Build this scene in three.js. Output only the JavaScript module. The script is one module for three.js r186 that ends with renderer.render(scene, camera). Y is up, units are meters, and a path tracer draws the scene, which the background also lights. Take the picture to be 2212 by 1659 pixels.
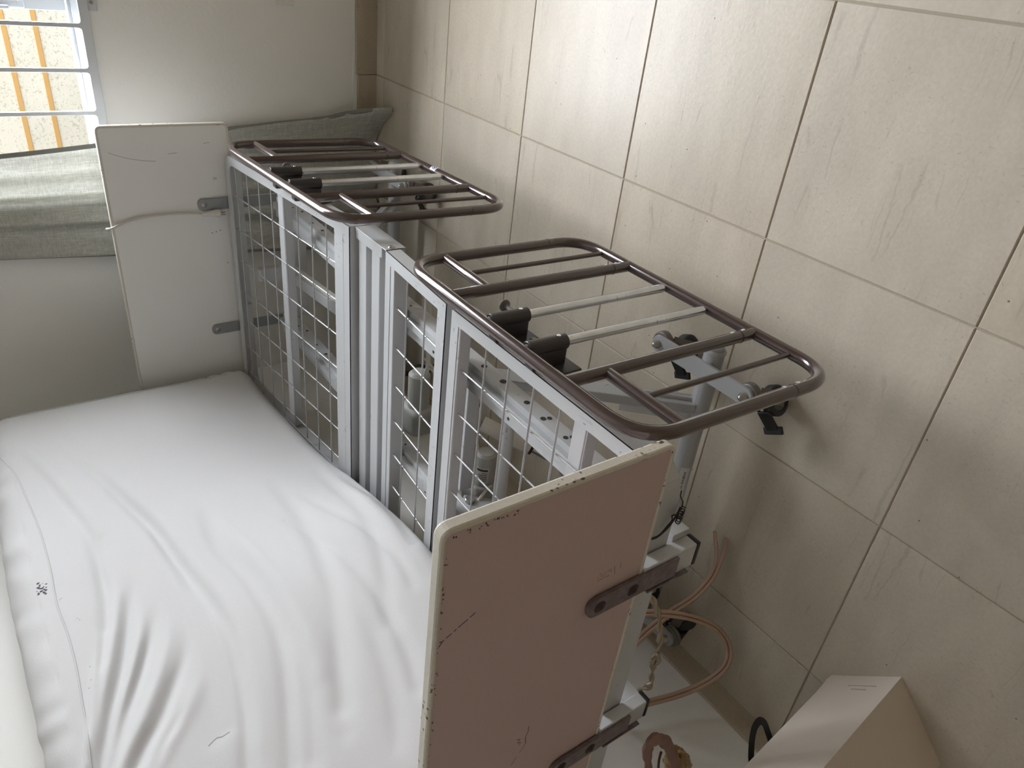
import * as THREE from 'three';
import { RectAreaLightUniformsLib } from 'three/addons/lights/RectAreaLightUniformsLib.js';
import { RoundedBoxGeometry } from 'three/addons/geometries/RoundedBoxGeometry.js';
import { mergeGeometries, mergeVertices } from 'three/addons/utils/BufferGeometryUtils.js';

// ---------------------------------------------------------------- camera, sky, light, exposure
const V = (x, y, z) => new THREE.Vector3(x, y, z);
const scene = new THREE.Scene();
const W = 2212, H = 1659, F = 1571;
const CAM = V(0.51847, 1.47546, 2.45241);
const RIGHT = V(0.106674, -0.814529, 0.57023), DOWN = V(-0.852951, 0.219762, 0.473475), FORE = V(-0.510974, -0.536886, -0.671311);
const camera = new THREE.PerspectiveCamera(THREE.MathUtils.radToDeg(2 * Math.atan(H / 2 / F)), W / H, 0.05, 60);
camera.position.copy(CAM);
camera.quaternion.setFromRotationMatrix(new THREE.Matrix4().makeBasis(RIGHT, DOWN.clone().negate(), FORE.clone().negate()));
scene.add(camera);

scene.background = new THREE.Color(1.0, 0.985, 0.95);
scene.backgroundIntensity = 1.55;

RectAreaLightUniformsLib.init();
const WIN = { x0: -0.44, x1: 1.5, y0: 1.062, y1: 2.2, z: -0.575, t: 0.16 };
// daylight comes off the bright house wall that stands close outside the window
const daylight = new THREE.RectAreaLight(0xf3f7ff, 24, 5.4, 6.6);
daylight.name = 'daylight_from_house_wall';
daylight.position.set(1.55, 3.9, -2.17);
daylight.lookAt(1.55, 3.9, 4);
scene.add(daylight);

const renderer = new THREE.WebGLRenderer({ antialias: true });
renderer.toneMapping = THREE.LinearToneMapping;
renderer.toneMappingExposure = 1.14;
renderer.shadowMap.enabled = true;

// ---------------------------------------------------------------- pixel rays (photo frame 2212 x 1659)
const rayDir = (px, py) => RIGHT.clone().multiplyScalar((px - W / 2) / F).addScaledVector(DOWN, (py - H / 2) / F).add(FORE);
const onPlane = (px, py, p, n) => { const d = rayDir(px, py); return CAM.clone().addScaledVector(d, p.clone().sub(CAM).dot(n) / d.dot(n)); };
const onX = (px, py, x) => onPlane(px, py, V(x, 0, 0), V(1, 0, 0));
const onY = (px, py, y) => onPlane(px, py, V(0, y, 0), V(0, 1, 0));
const onZ = (px, py, z) => onPlane(px, py, V(0, 0, z), V(0, 0, 1));

// ---------------------------------------------------------------- random and noise
let seed = 7;
const rnd = () => { seed = (seed * 1664525 + 1013904223) >>> 0; return seed / 4294967296; };
const hash = (x, y, s) => { let h = (x * 374761393 + y * 668265263 + s * 1442695041) | 0; h = Math.imul(h ^ (h >>> 13), 1274126177); return ((h ^ (h >>> 16)) >>> 0) / 4294967296; };
const mod = (a, n) => ((a % n) + n) % n;
function vnoise(x, y, px, py, s) {               // periodic value noise
  const xi = Math.floor(x), yi = Math.floor(y), fx = x - xi, fy = y - yi;
  const u = fx * fx * (3 - 2 * fx), v = fy * fy * (3 - 2 * fy);
  const h = (a, b) => hash(mod(a, px), mod(b, py), s);
  return (h(xi, yi) * (1 - u) + h(xi + 1, yi) * u) * (1 - v) + (h(xi, yi + 1) * (1 - u) + h(xi + 1, yi + 1) * u) * v;
}
const clamp = (v, a, b) => Math.min(b, Math.max(a, v));
const smooth = (a, b, v) => { const t = clamp((v - a) / (b - a), 0, 1); return t * t * (3 - 2 * t); };
function dataTex(n, fn, srgb = true, m = n) {
  const d = new Uint8Array(n * m * 4);
  for (let j = 0; j < m; j++) for (let i = 0; i < n; i++) {
    const c = fn(i / n, j / m), o = (j * n + i) * 4;
    if (Array.isArray(c)) { d[o] = clamp(c[0], 0, 255); d[o + 1] = clamp(c[1], 0, 255); d[o + 2] = clamp(c[2], 0, 255); } else d[o] = d[o + 1] = d[o + 2] = clamp(c, 0, 255);
    d[o + 3] = 255;
  }
  const t = new THREE.DataTexture(d, n, m);
  t.wrapS = t.wrapT = THREE.RepeatWrapping; t.magFilter = THREE.LinearFilter; t.minFilter = THREE.LinearMipmapLinearFilter; t.generateMipmaps = true;
  if (srgb) t.colorSpace = THREE.SRGBColorSpace;
  t.needsUpdate = true;
  return t;
}
const rep = (t, x, y = x) => { const c = t.clone(); c.repeat.set(x, y); c.needsUpdate = true; return c; };

// ---------------------------------------------------------------- textures (grain, wear, print)
const fineGrain = dataTex(256, (u, v) => 110 + 60 * vnoise(u * 128, v * 128, 128, 128, 3) + 80 * vnoise(u * 24, v * 24, 24, 24, 4), false);
const plasterBump = dataTex(512, (u, v) => 60 + 90 * vnoise(u * 14, v * 14, 14, 14, 11) + 50 * vnoise(u * 60, v * 60, 60, 60, 12) + 30 * vnoise(u * 200, v * 200, 200, 200, 13), false);
const stuccoMap = dataTex(512, (u, v) => {
  const n = vnoise(u * 150, v * 150, 150, 150, 21), m = vnoise(u * 6, v * 6, 6, 6, 22), s = vnoise(u * 90, v * 220, 90, 220, 23);
  const k = -26 * smooth(0.74, 0.9, n) - 16 * smooth(0.8, 0.9, s) + (m - 0.5) * 12;
  return [238 + k, 233 + k, 216 + k * 1.1];
});
const linenMap = dataTex(512, (u, v) => {
  const a = vnoise(u * 256, v * 18, 256, 18, 31), b = vnoise(u * 20, v * 256, 20, 256, 32), c = vnoise(u * 120, v * 6, 120, 6, 33);
  const k = (a - 0.5) * 22 + (b - 0.5) * 26 + (c > 0.82 ? 14 : 0);
  return [176 + k, 176 + k, 166 + k];
});
const linenBump = dataTex(256, (u, v) => 128 + 60 * Math.sin(u * 256 * Math.PI / 2) + 60 * Math.sin(v * 256 * Math.PI / 2), false);
function tileTex(s) {                            // u runs across the bed, v along it; the veins run along u
  return dataTex(1024, (u, v) => {
    const big = vnoise(u * 3, v * 5, 3, 5, s) - 0.5, mid = vnoise(u * 9, v * 26, 9, 26, s + 1) - 0.5, fine = vnoise(u * 200, v * 200, 200, 200, s + 2) - 0.5;
    const wob = vnoise(u * 9, v * 6, 9, 6, s + 3) * 0.012 + vnoise(u * 60, v * 14, 60, 14, s + 6) * 0.0045;
    const vein = Math.abs(vnoise(u * 2, (v + wob) * 44, 2, 44, s + 4) - 0.5), gate = vnoise(u * 9, v * 26, 9, 26, s + 5);
    let k = big * 10 + mid * 9 + fine * 7;
    if (gate > 0.6) k -= 13 * smooth(0.035, 0.0, vein) * smooth(0.6, 0.78, gate);
    const crack = Math.abs(vnoise(u * 2 + 1, (v + wob * 0.7) * 80, 2, 80, s + 14) - 0.5), cg = vnoise(u * 12, v * 20, 12, 20, s + 15);
    if (cg > 0.7) k -= 15 * smooth(0.02, 0, crack) * smooth(0.7, 0.85, cg);
    const sp = vnoise(u * 260, v * 260, 260, 260, s + 7), ga = vnoise(u * 8, v * 8, 8, 8, s + 8);
    if (sp > 0.9 && ga > 0.55) k -= 14;
    if (hash(Math.floor(u * 340), Math.floor(v * 340), s + 9) > 0.99985) k -= 90;
    return [193 + k, 184 + k, 168 + k * 0.95];
  });
}
const tileMaps = [41, 61, 81].map(tileTex);
const tileBump = dataTex(1024, (u, v) => 90 + 60 * vnoise(u * 60, v * 130, 60, 130, 51) + 60 * vnoise(u * 150, v * 260, 150, 260, 52) + 40 * vnoise(u * 8, v * 20, 8, 20, 53), false);
const chipMap = dataTex(512, (u, v) => {         // cream edge band with chipped spots
  const a = vnoise(u * 110, v * 110, 110, 110, 71), b = vnoise(u * 9, v * 9, 9, 9, 72), c = vnoise(u * 180, v * 180, 180, 180, 73);
  if (a > 0.88 && b > 0.6) return [74, 62, 52];
  const k = (b - 0.5) * 14 + (c - 0.5) * 8 - (a > 0.8 && b > 0.62 ? 30 : 0);
  return [204 + k, 199 + k, 186 + k];
});
const rubMap = dataTex(256, (u, v) => { const a = vnoise(u * 30, v * 90, 30, 90, 91), b = vnoise(u * 6, v * 12, 6, 12, 92); const k = a > 0.9 && b > 0.6 ? -60 : (b - 0.5) * 14; return [220 + k, 223 + k, 227 + k]; });
const paintMap = dataTex(512, (u, v) => { const a = vnoise(u * 60, v * 60, 60, 60, 95), b = vnoise(u * 5, v * 5, 5, 5, 96), c = vnoise(u * 150, v * 12, 150, 12, 97); const k = (b - 0.5) * 8 - (a > 0.93 && b > 0.6 ? 46 : 0) - (c > 0.93 && b > 0.58 ? 14 : 0); return [185 + k, 187 + k, 188 + k]; });
const ironMap = dataTex(256, (u, v) => { const a = vnoise(u * 20, v * 20, 20, 20, 98), b = vnoise(u * 60, v * 60, 60, 60, 99); const k = (a - 0.5) * 22 + (b - 0.5) * 8; return [112 + k, 100 + k, 103 + k]; });

function canvasTex(w, h, draw) {
  const c = document.createElement('canvas'); c.width = w; c.height = h;
  draw(c.getContext('2d'), w, h);
  const t = new THREE.CanvasTexture(c); t.colorSpace = THREE.SRGBColorSpace; t.magFilter = THREE.LinearFilter; t.anisotropy = 8;
  return t;
}

// ---------------------------------------------------------------- materials
const std = (o) => new THREE.MeshPhysicalMaterial({ side: THREE.DoubleSide, ...o });
const M = {
  wall: std({ color: 0xe4e3de, roughness: 0.82, bumpMap: rep(plasterBump, 1.6), bumpScale: 0.0012 }),
  wallCream: std({ color: 0xdcc8ab, roughness: 0.85, bumpMap: rep(plasterBump, 1.6), bumpScale: 0.0012 }),
  ceiling: std({ color: 0xd6d4cc, roughness: 0.9 }),
  grout: std({ color: 0xb3aa97, roughness: 0.95, bumpMap: rep(fineGrain, 8), bumpScale: 0.0008 }),
  tiles: tileMaps.map((m, i) => std({ map: m, color: [0xffffff, 0xfdfcfa, 0xfbfaf7][i], roughness: 0.35, ior: 1.5, specularIntensity: 0.8, bumpMap: tileBump, bumpScale: 0.0005 })),
  skirting: tileMaps.map((m) => std({ map: m, color: 0xece7e0, roughness: 0.5 })),
  bed: std({ map: rep(paintMap, 1.5), roughness: 0.34, clearcoat: 0.35, clearcoatRoughness: 0.3 }),
  bedBase: std({ map: rep(paintMap, 1.5), color: 0xdcdcdc, roughness: 0.36, clearcoat: 0.3, clearcoatRoughness: 0.3 }),
  wire: std({ color: 0xbcbec0, roughness: 0.28, metalness: 0.15, clearcoat: 0.4, clearcoatRoughness: 0.2 }),
  wirePlain: std({ color: 0xa7a9a9, roughness: 0.35 }),
  rail: std({ color: 0x443632, roughness: 0.22, clearcoat: 1.0, clearcoatRoughness: 0.06 }),
  sleeve: std({ color: 0x2e2a2a, roughness: 0.42, clearcoat: 0.2 }),
  chrome: std({ map: rep(rubMap, 4), roughness: 0.16, metalness: 0.88 }),
  steel: std({ color: 0xa8a6a2, roughness: 0.3, metalness: 0.85 }),
  castIron: std({ color: 0x77746f, roughness: 0.45, metalness: 0.6, bumpMap: rep(fineGrain, 20), bumpScale: 0.0006 }),
  bracket: std({ map: rep(ironMap, 6), roughness: 0.5, metalness: 0.15 }),
  rustBolt: std({ color: 0x3a2a2a, roughness: 0.55, metalness: 0.3 }),
  rubber: std({ color: 0x3a3b3d, roughness: 0.7 }),
  hubGrey: std({ color: 0x707274, roughness: 0.5 }),
  black: std({ color: 0x18181a, roughness: 0.4 }),
  capGrey: std({ color: 0x8b8e8e, roughness: 0.35 }),
  motor: std({ color: 0xa9a9a3, roughness: 0.5 }),
  motorWhite: std({ color: 0xcfcdc4, roughness: 0.55 }),
  board: std({ color: 0xd2d0cb, roughness: 0.5, bumpMap: rep(fineGrain, 3), bumpScale: 0.0002 }),
  edge: std({ map: rep(chipMap, 1.6), roughness: 0.5 }),
  cable: std({ color: 0xc7c3b6, roughness: 0.6 }),
  tubing: std({ color: 0xb59a86, roughness: 0.5, clearcoat: 0.2 }),
  cling: std({ color: 0xb9aa8c, roughness: 0.18, clearcoat: 0.9, transmission: 0.25, thickness: 0 }),
  blackWire: std({ color: 0x1b1718, roughness: 0.4 }),
  alu: std({ color: 0xc3c7ca, roughness: 0.35, clearcoat: 0.2 }),
  glass: std({ color: 0xffffff, roughness: 0.02, transmission: 1, thickness: 0, ior: 1.5 }),
  stucco: std({ map: rep(stuccoMap, 0.9), roughness: 0.95, bumpMap: rep(plasterBump, 1.2), bumpScale: 0.004 }),
  facade: std({ color: 0x3c3a38, roughness: 0.95 }),
  ochre: std({ color: 0xdbae6c, roughness: 0.9 }),
  curtain: std({ map: rep(linenMap, 3), roughness: 0.95, transmission: 0.12, thickness: 0, bumpMap: rep(linenBump, 6), bumpScale: 0.0006, sheen: 0.3 }),
  hem: std({ color: 0x7c7c76, roughness: 0.95 }),
  paper: std({ color: 0xd8cec2, roughness: 0.7, bumpMap: rep(plasterBump, 2), bumpScale: 0.0006 }),
  ribbon: std({ color: 0x101114, roughness: 0.55, sheen: 0.4 }),
  plate: std({ color: 0xd9d7d0, roughness: 0.4 }),
  slot: std({ color: 0x2b2f33, roughness: 0.6 }),
  strapCloth: std({ color: 0x8d6f66, roughness: 0.8, sheen: 0.3 }),
  yellowBag: std({ color: 0xb09362, roughness: 0.35, clearcoat: 0.4, transmission: 0.2, thickness: 0 }),
  redCord: std({ color: 0x4a1716, roughness: 0.5 }),
  vinyl: std({ color: 0x33383c, roughness: 0.6 }),
};

// ---------------------------------------------------------------- geometry helpers (all in world metres)
const flat = (g) => { const n = g.index ? g.toNonIndexed() : g; n.computeVertexNormals(); return n; };
function uvBox(g) {                              // uv in metres from the face direction
  const n = g.index ? g.toNonIndexed() : g, p = n.attributes.position, uv = new Float32Array(p.count * 2);
  const a = V(0, 0, 0), b = V(0, 0, 0), c = V(0, 0, 0), e = V(0, 0, 0), f = V(0, 0, 0);
  for (let i = 0; i < p.count; i += 3) {
    a.fromBufferAttribute(p, i); b.fromBufferAttribute(p, i + 1); c.fromBufferAttribute(p, i + 2);
    e.subVectors(b, a); f.subVectors(c, a); e.cross(f);
    const ax = Math.abs(e.x), ay = Math.abs(e.y), az = Math.abs(e.z);
    [a, b, c].forEach((q, k) => {
      const o = (i + k) * 2;
      if (ay >= ax && ay >= az) { uv[o] = q.x; uv[o + 1] = q.z; } else if (ax >= az) { uv[o] = q.z; uv[o + 1] = q.y; } else { uv[o] = q.x; uv[o + 1] = q.y; }
    });
  }
  n.setAttribute('uv', new THREE.BufferAttribute(uv, 2));
  return n;
}
const box = (x0, x1, y0, y1, z0, z1, r = 0) => {
  const w = Math.abs(x1 - x0), h = Math.abs(y1 - y0), d = Math.abs(z1 - z0);
  const g = r ? new RoundedBoxGeometry(w, h, d, 2, Math.min(r, w / 2.01, h / 2.01, d / 2.01)) : new THREE.BoxGeometry(w, h, d);
  return g.translate((x0 + x1) / 2, (y0 + y1) / 2, (z0 + z1) / 2);
};
function barBetween(a, b, w, h, r = 0.003, up = V(0, 1, 0)) {   // box bar from a to b; w sideways, h along up
  const d = b.clone().sub(a), L = d.length(), z = d.clone().normalize(), x = up.clone().cross(z).normalize(), y = z.clone().cross(x);
  const g = new RoundedBoxGeometry(w, h, L, 2, Math.min(r, w / 2.01, h / 2.01));
  return g.applyMatrix4(new THREE.Matrix4().makeBasis(x, y, z).setPosition(a.clone().add(b).multiplyScalar(0.5)));
}
function sweep(pts, r, n = 12, closed = false, sx = 1, sy = 1) {   // tube along dense points
  const N = pts.length, pos = [], idx = [], uv = [];
  let nrm = null, prev = null, run = 0;
  const frames = [];
  for (let i = 0; i < N; i++) {
    const t = closed ? pts[(i + 1) % N].clone().sub(pts[(i - 1 + N) % N]) : pts[Math.min(i + 1, N - 1)].clone().sub(pts[Math.max(i - 1, 0)]);
    t.normalize();
    if (!nrm) { nrm = Math.abs(t.y) < 0.9 ? V(0, 1, 0) : V(1, 0, 0); nrm.sub(t.clone().multiplyScalar(nrm.dot(t))).normalize(); } else { const q = new THREE.Quaternion().setFromUnitVectors(prev, t); nrm.applyQuaternion(q); nrm.sub(t.clone().multiplyScalar(nrm.dot(t))).normalize(); }
    prev = t.clone(); frames.push([t, nrm.clone()]);
  }
  const rows = closed ? N + 1 : N;
  for (let i = 0; i < rows; i++) {
    const p = pts[i % N], [t, a] = frames[i % N], b = t.clone().cross(a), rr = typeof r === 'function' ? r(i / (rows - 1)) : r;
    if (i) run += p.distanceTo(pts[(i - 1) % N]);
    for (let k = 0; k <= n; k++) {
      const an = k / n * Math.PI * 2, q = p.clone().addScaledVector(a, Math.cos(an) * rr * sx).addScaledVector(b, Math.sin(an) * rr * sy);
      pos.push(q.x, q.y, q.z); uv.push(k / n * 0.1, run);
      if (i && k) { const c = i * (n + 1) + k; idx.push(c - n - 2, c - n - 1, c, c - n - 2, c, c - 1); }
    }
  }
  if (!closed) [0, N - 1].forEach((i) => {
    const base = pos.length / 3, o = i * (n + 1);
    pos.push(pts[i].x, pts[i].y, pts[i].z); uv.push(0, 0);
    for (let k = 1; k <= n; k++) idx.push(base, i ? o + k - 1 : o + k, i ? o + k : o + k - 1);
  });
  const g = new THREE.BufferGeometry();
  g.setAttribute('position', new THREE.Float32BufferAttribute(pos, 3)); g.setAttribute('uv', new THREE.Float32BufferAttribute(uv, 2)); g.setIndex(idx); g.computeVertexNormals();
  return g;
}
const dense = (pts, n = 40, tension = 0.5) => new THREE.CatmullRomCurve3(pts, false, 'centripetal', tension).getPoints(n);
function fillet(pts, r, closed = false, n = 8) {  // polyline with rounded corners
  const out = [], N = pts.length;
  for (let i = 0; i < N; i++) {
    if (!closed && (i === 0 || i === N - 1)) { out.push(pts[i].clone()); continue; }
    const p = pts[i], a = pts[(i - 1 + N) % N], b = pts[(i + 1) % N];
    const u = a.clone().sub(p), v = b.clone().sub(p), ru = Math.min(r, u.length() * 0.49), rv = Math.min(r, v.length() * 0.49);
    const s = p.clone().addScaledVector(u.normalize(), ru), e = p.clone().addScaledVector(v.normalize(), rv);
    for (let k = 0; k <= n; k++) { const t = k / n; out.push(s.clone().multiplyScalar((1 - t) * (1 - t)).addScaledVector(p, 2 * t * (1 - t)).addScaledVector(e, t * t)); }
  }
  return out;
}
const rod = (a, b, r, n = 12) => sweep([a, a.clone().lerp(b, 0.5), b], r, n);
function cyl(a, b, r, n = 20, bev = 0.15) {       // solid cylinder with softened rims
  const L = a.distanceTo(b), e = Math.min(r * bev, L * 0.3);
  const g = new THREE.LatheGeometry([[0, 0], [r - e, 0], [r, e], [r, L - e], [r - e, L], [0, L]].map(([x, y]) => new THREE.Vector2(Math.max(x, 1e-5), y)), n);
  const q = new THREE.Quaternion().setFromUnitVectors(V(0, 1, 0), b.clone().sub(a).normalize());
  return flat(g).applyQuaternion(q).translate(a.x, a.y, a.z);
}
const lathe = (prof, at, dir = V(0, 1, 0), n = 24) => new THREE.LatheGeometry(prof.map(([x, y]) => new THREE.Vector2(Math.max(x, 1e-5), y)), n).applyQuaternion(new THREE.Quaternion().setFromUnitVectors(V(0, 1, 0), dir.clone().normalize())).translate(at.x, at.y, at.z);
function rrect(S, x0, x1, y0, y1, r) {            // rounded rectangle into a Shape or Path; r = one radius or [x0y0, x1y0, x1y1, x0y1]
  const [a, b, c, d] = Array.isArray(r) ? r : [r, r, r, r];
  S.moveTo(x0 + a, y0); S.lineTo(x1 - b, y0); if (b) S.quadraticCurveTo(x1, y0, x1, y0 + b);
  S.lineTo(x1, y1 - c); if (c) S.quadraticCurveTo(x1, y1, x1 - c, y1);
  S.lineTo(x0 + d, y1); if (d) S.quadraticCurveTo(x0, y1, x0, y1 - d);
  S.lineTo(x0, y0 + a); if (a) S.quadraticCurveTo(x0, y0, x0 + a, y0);
  return S;
}
const ext = (shape, depth, bev = 0, curve = 8) => new THREE.ExtrudeGeometry(shape, { depth, steps: 1, curveSegments: curve, bevelEnabled: bev > 0, bevelSize: bev, bevelThickness: bev, bevelOffset: -bev, bevelSegments: 2 });
function remap(g, fn) {                           // move every vertex, then fresh flat normals
  const n = g.index ? g.toNonIndexed() : g, p = n.attributes.position;
  for (let i = 0; i < p.count; i++) { const [x, y, z] = fn(p.getX(i), p.getY(i), p.getZ(i)); p.setXYZ(i, x, y, z); }
  n.computeVertexNormals();
  return n;
}
const merge = (list) => mergeGeometries(list.map((g) => {
  const n = g.index ? g.toNonIndexed() : g;
  if (!n.attributes.uv) n.setAttribute('uv', new THREE.Float32BufferAttribute(new Float32Array(n.attributes.position.count * 2), 2));
  for (const k of Object.keys(n.attributes)) if (!['position', 'normal', 'uv'].includes(k)) n.deleteAttribute(k);
  if (!n.attributes.normal) n.computeVertexNormals();
  return n;
}));

// ---------------------------------------------------------------- scene helpers
const taken = {};
const numbered = (n) => { const k = taken[n] = (taken[n] ?? -1) + 1; return k ? `${n}_${String(k).padStart(3, '0')}` : n; };
function meshOf(name, geo, mat, keepUv = false) {
  const m = new THREE.Mesh(keepUv ? geo : uvBox(geo), mat);
  m.name = name; m.castShadow = m.receiveShadow = true;
  return m;
}
function thing(name, label, category, at = V(0, 0, 0), group) {
  const g = new THREE.Group(); g.name = numbered(name); g.position.copy(at); g.userData = { label, category };
  if (group) g.userData.group = group;
  scene.add(g);
  return g;
}
const rootAt = (o) => { while (o.parent && o.parent !== scene) o = o.parent; return o.position; };
function part(name, geo, mat, parent, keepUv = false, label) {     // geo in world metres
  const g = keepUv ? geo : uvBox(geo), o = rootAt(parent);
  g.translate(-o.x, -o.y, -o.z);
  const m = new THREE.Mesh(g, mat);
  m.name = name; m.castShadow = m.receiveShadow = true;
  if (label) m.userData.label = label;
  parent.add(m);
  return m;
}
function struct(name, geo, mat, label, keepUv = false) {
  const m = meshOf(name, geo, mat, keepUv);
  m.userData = { kind: 'structure', label, category: name.split('_')[0] };
  scene.add(m);
  return m;
}
function single(name, geo, mat, label, category, keepUv = false, group) {
  const m = meshOf(numbered(name), geo, mat, keepUv); m.userData = { label, category };
  if (group) m.userData.group = group;
  scene.add(m);
  return m;
}

// ================================================================ THE ROOM
const ROOM = { x0: -1.30, x1: 3.3, z0: -0.575, z1: 6.2, h: 2.7 }, T = 0.16;
const floor = struct('floor', box(ROOM.x0 - T, ROOM.x1 + T, -0.12, -0.004, ROOM.z0 - T, ROOM.z1 + T), M.grout, 'beige stone-look tiled floor with narrow grout joints');
struct('ceiling', box(ROOM.x0 - T, ROOM.x1 + T, ROOM.h, ROOM.h + T, ROOM.z0 - T, ROOM.z1 + T), M.ceiling, 'plain white painted ceiling');
struct('wall_left', box(ROOM.x0 - T, ROOM.x0, -0.02, ROOM.h, ROOM.z0, ROOM.z1 + T), M.wall, 'white plastered wall alongside the bed');
struct('wall_right', box(ROOM.x1, ROOM.x1 + T, -0.02, ROOM.h, ROOM.z0, ROOM.z1 + T), M.wallCream, 'cream plastered wall opposite the bed');
struct('wall_back', box(ROOM.x0, ROOM.x1, -0.02, ROOM.h, ROOM.z1, ROOM.z1 + T), M.wallCream, 'cream plastered wall behind the viewer');
const hz0 = ROOM.z0 - T, hz1 = ROOM.z0;
struct('wall_head', merge([
  box(ROOM.x0 - T, ROOM.x1 + T, -0.02, WIN.y0, hz0, hz1), box(ROOM.x0 - T, ROOM.x1 + T, WIN.y1, ROOM.h, hz0, hz1),
  box(ROOM.x0 - T, WIN.x0, WIN.y0, WIN.y1, hz0, hz1), box(WIN.x1, ROOM.x1 + T, WIN.y0, WIN.y1, hz0, hz1)]), M.wall, 'white plastered wall with the window behind the headboard');

// floor tiles, each its own piece with a softened rim
const tileGeo = {};
function tileGeometry(w, d, v) {
  const key = `${w.toFixed(3)}_${d.toFixed(3)}_${v}`;
  if (tileGeo[key]) return tileGeo[key];
  const b = 0.0016, q = [[w / 2, d / 2, -0.006], [w / 2, d / 2, -b], [w / 2 - b, d / 2 - b, 0]], pos = [], uv = [];
  const ring = (k) => [[-1, -1], [1, -1], [1, 1], [-1, 1]].map(([sx, sz]) => [sx * q[k][0], q[k][2], sz * q[k][1]]);
  const off = [v * 0.37, v * 0.61];
  const tri = (...ps) => ps.forEach((p) => { pos.push(...p); uv.push(p[0] + off[0], p[2] + off[1]); });
  for (let k = 0; k < 2; k++) { const A = ring(k), B = ring(k + 1); for (let i = 0; i < 4; i++) { const j = (i + 1) % 4; tri(A[i], B[j], A[j]); tri(A[i], B[i], B[j]); } }
  const Tp = ring(2); tri(Tp[0], Tp[2], Tp[1]); tri(Tp[0], Tp[3], Tp[2]);
  const g = new THREE.BufferGeometry();
  g.setAttribute('position', new THREE.Float32BufferAttribute(pos, 3)); g.setAttribute('uv', new THREE.Float32BufferAttribute(uv, 2)); g.computeVertexNormals();
  return tileGeo[key] = g;
}
const xs = [ROOM.x0], zs = [ROOM.z0];
for (let i = -2; i * 0.5 < ROOM.x1 - 0.02; i++) xs.push(i * 0.5);
xs.push(ROOM.x1);
for (let k = -1; k * 0.495 < ROOM.z1 - 0.02; k++) zs.push(k * 0.495);
zs.push(ROOM.z1);
for (let i = 0; i + 1 < xs.length; i++) for (let k = 0; k + 1 < zs.length; k++) {
  const v = Math.floor(rnd() * 4), gap = 0.0034;
  const m = new THREE.Mesh(tileGeometry(xs[i + 1] - xs[i] - gap, zs[k + 1] - zs[k] - gap, v), M.tiles[Math.floor(rnd() * 3)]);
  m.name = 'tile'; m.castShadow = m.receiveShadow = true;
  m.position.set((xs[i] + xs[i + 1]) / 2, (rnd() - 0.5) * 0.0006, (zs[k] + zs[k + 1]) / 2);
  m.rotation.set((rnd() - 0.5) * 0.003, 0, (rnd() - 0.5) * 0.003);
  floor.add(m);
}
// skirting tiles
function skirting(name, label) { const g = new THREE.Group(); g.name = name; g.userData = { kind: 'structure', label, category: 'baseboard' }; scene.add(g); return g; }
const bbHead = skirting('baseboard_head', 'beige tile skirting along the window wall');
for (let i = 0; i + 1 < xs.length; i++) part('tile', box(xs[i] + 0.001, xs[i + 1] - 0.001, -0.003, xs[i] >= -0.01 ? 0.091 : 0.084, ROOM.z0, ROOM.z0 + 0.011, 0.0015), M.skirting[i % 3], bbHead);
const bbLeft = skirting('baseboard_left', 'beige tile skirting along the wall beside the bed');
for (let k = 0; k + 1 < zs.length; k++) part('tile', box(ROOM.x0, ROOM.x0 + 0.011, -0.003, 0.074, zs[k] + (k ? 0.001 : 0.012), zs[k + 1] - 0.001, 0.0015), M.skirting[k % 3], bbLeft);
const bbRight = skirting('baseboard_right', 'beige tile skirting along the wall opposite the bed');
for (let k = 0; k + 1 < zs.length; k++) part('tile', box(ROOM.x1 - 0.011, ROOM.x1, -0.003, 0.085, zs[k] + (k ? 0.001 : 0.012), zs[k + 1] - 0.001, 0.0015), M.skirting[k % 3], bbRight);
// ragged paint edge above the skirting of the window wall
{
  const S = new THREE.Shape(); S.moveTo(-1.28, 0.104); S.lineTo(3.28, 0.104);
  for (let x = 3.28; x >= -1.28; x -= 0.012) S.lineTo(x, (x >= 0 ? 0.09 : 0.083) + (rnd() > 0.8 ? 0.006 : 0.0015) + rnd() * 0.0025);
  struct('trim_1', ext(S, 0.0022).translate(0, 0, ROOM.z0), M.wall, 'ragged white paint edge above the skirting');
}

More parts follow.
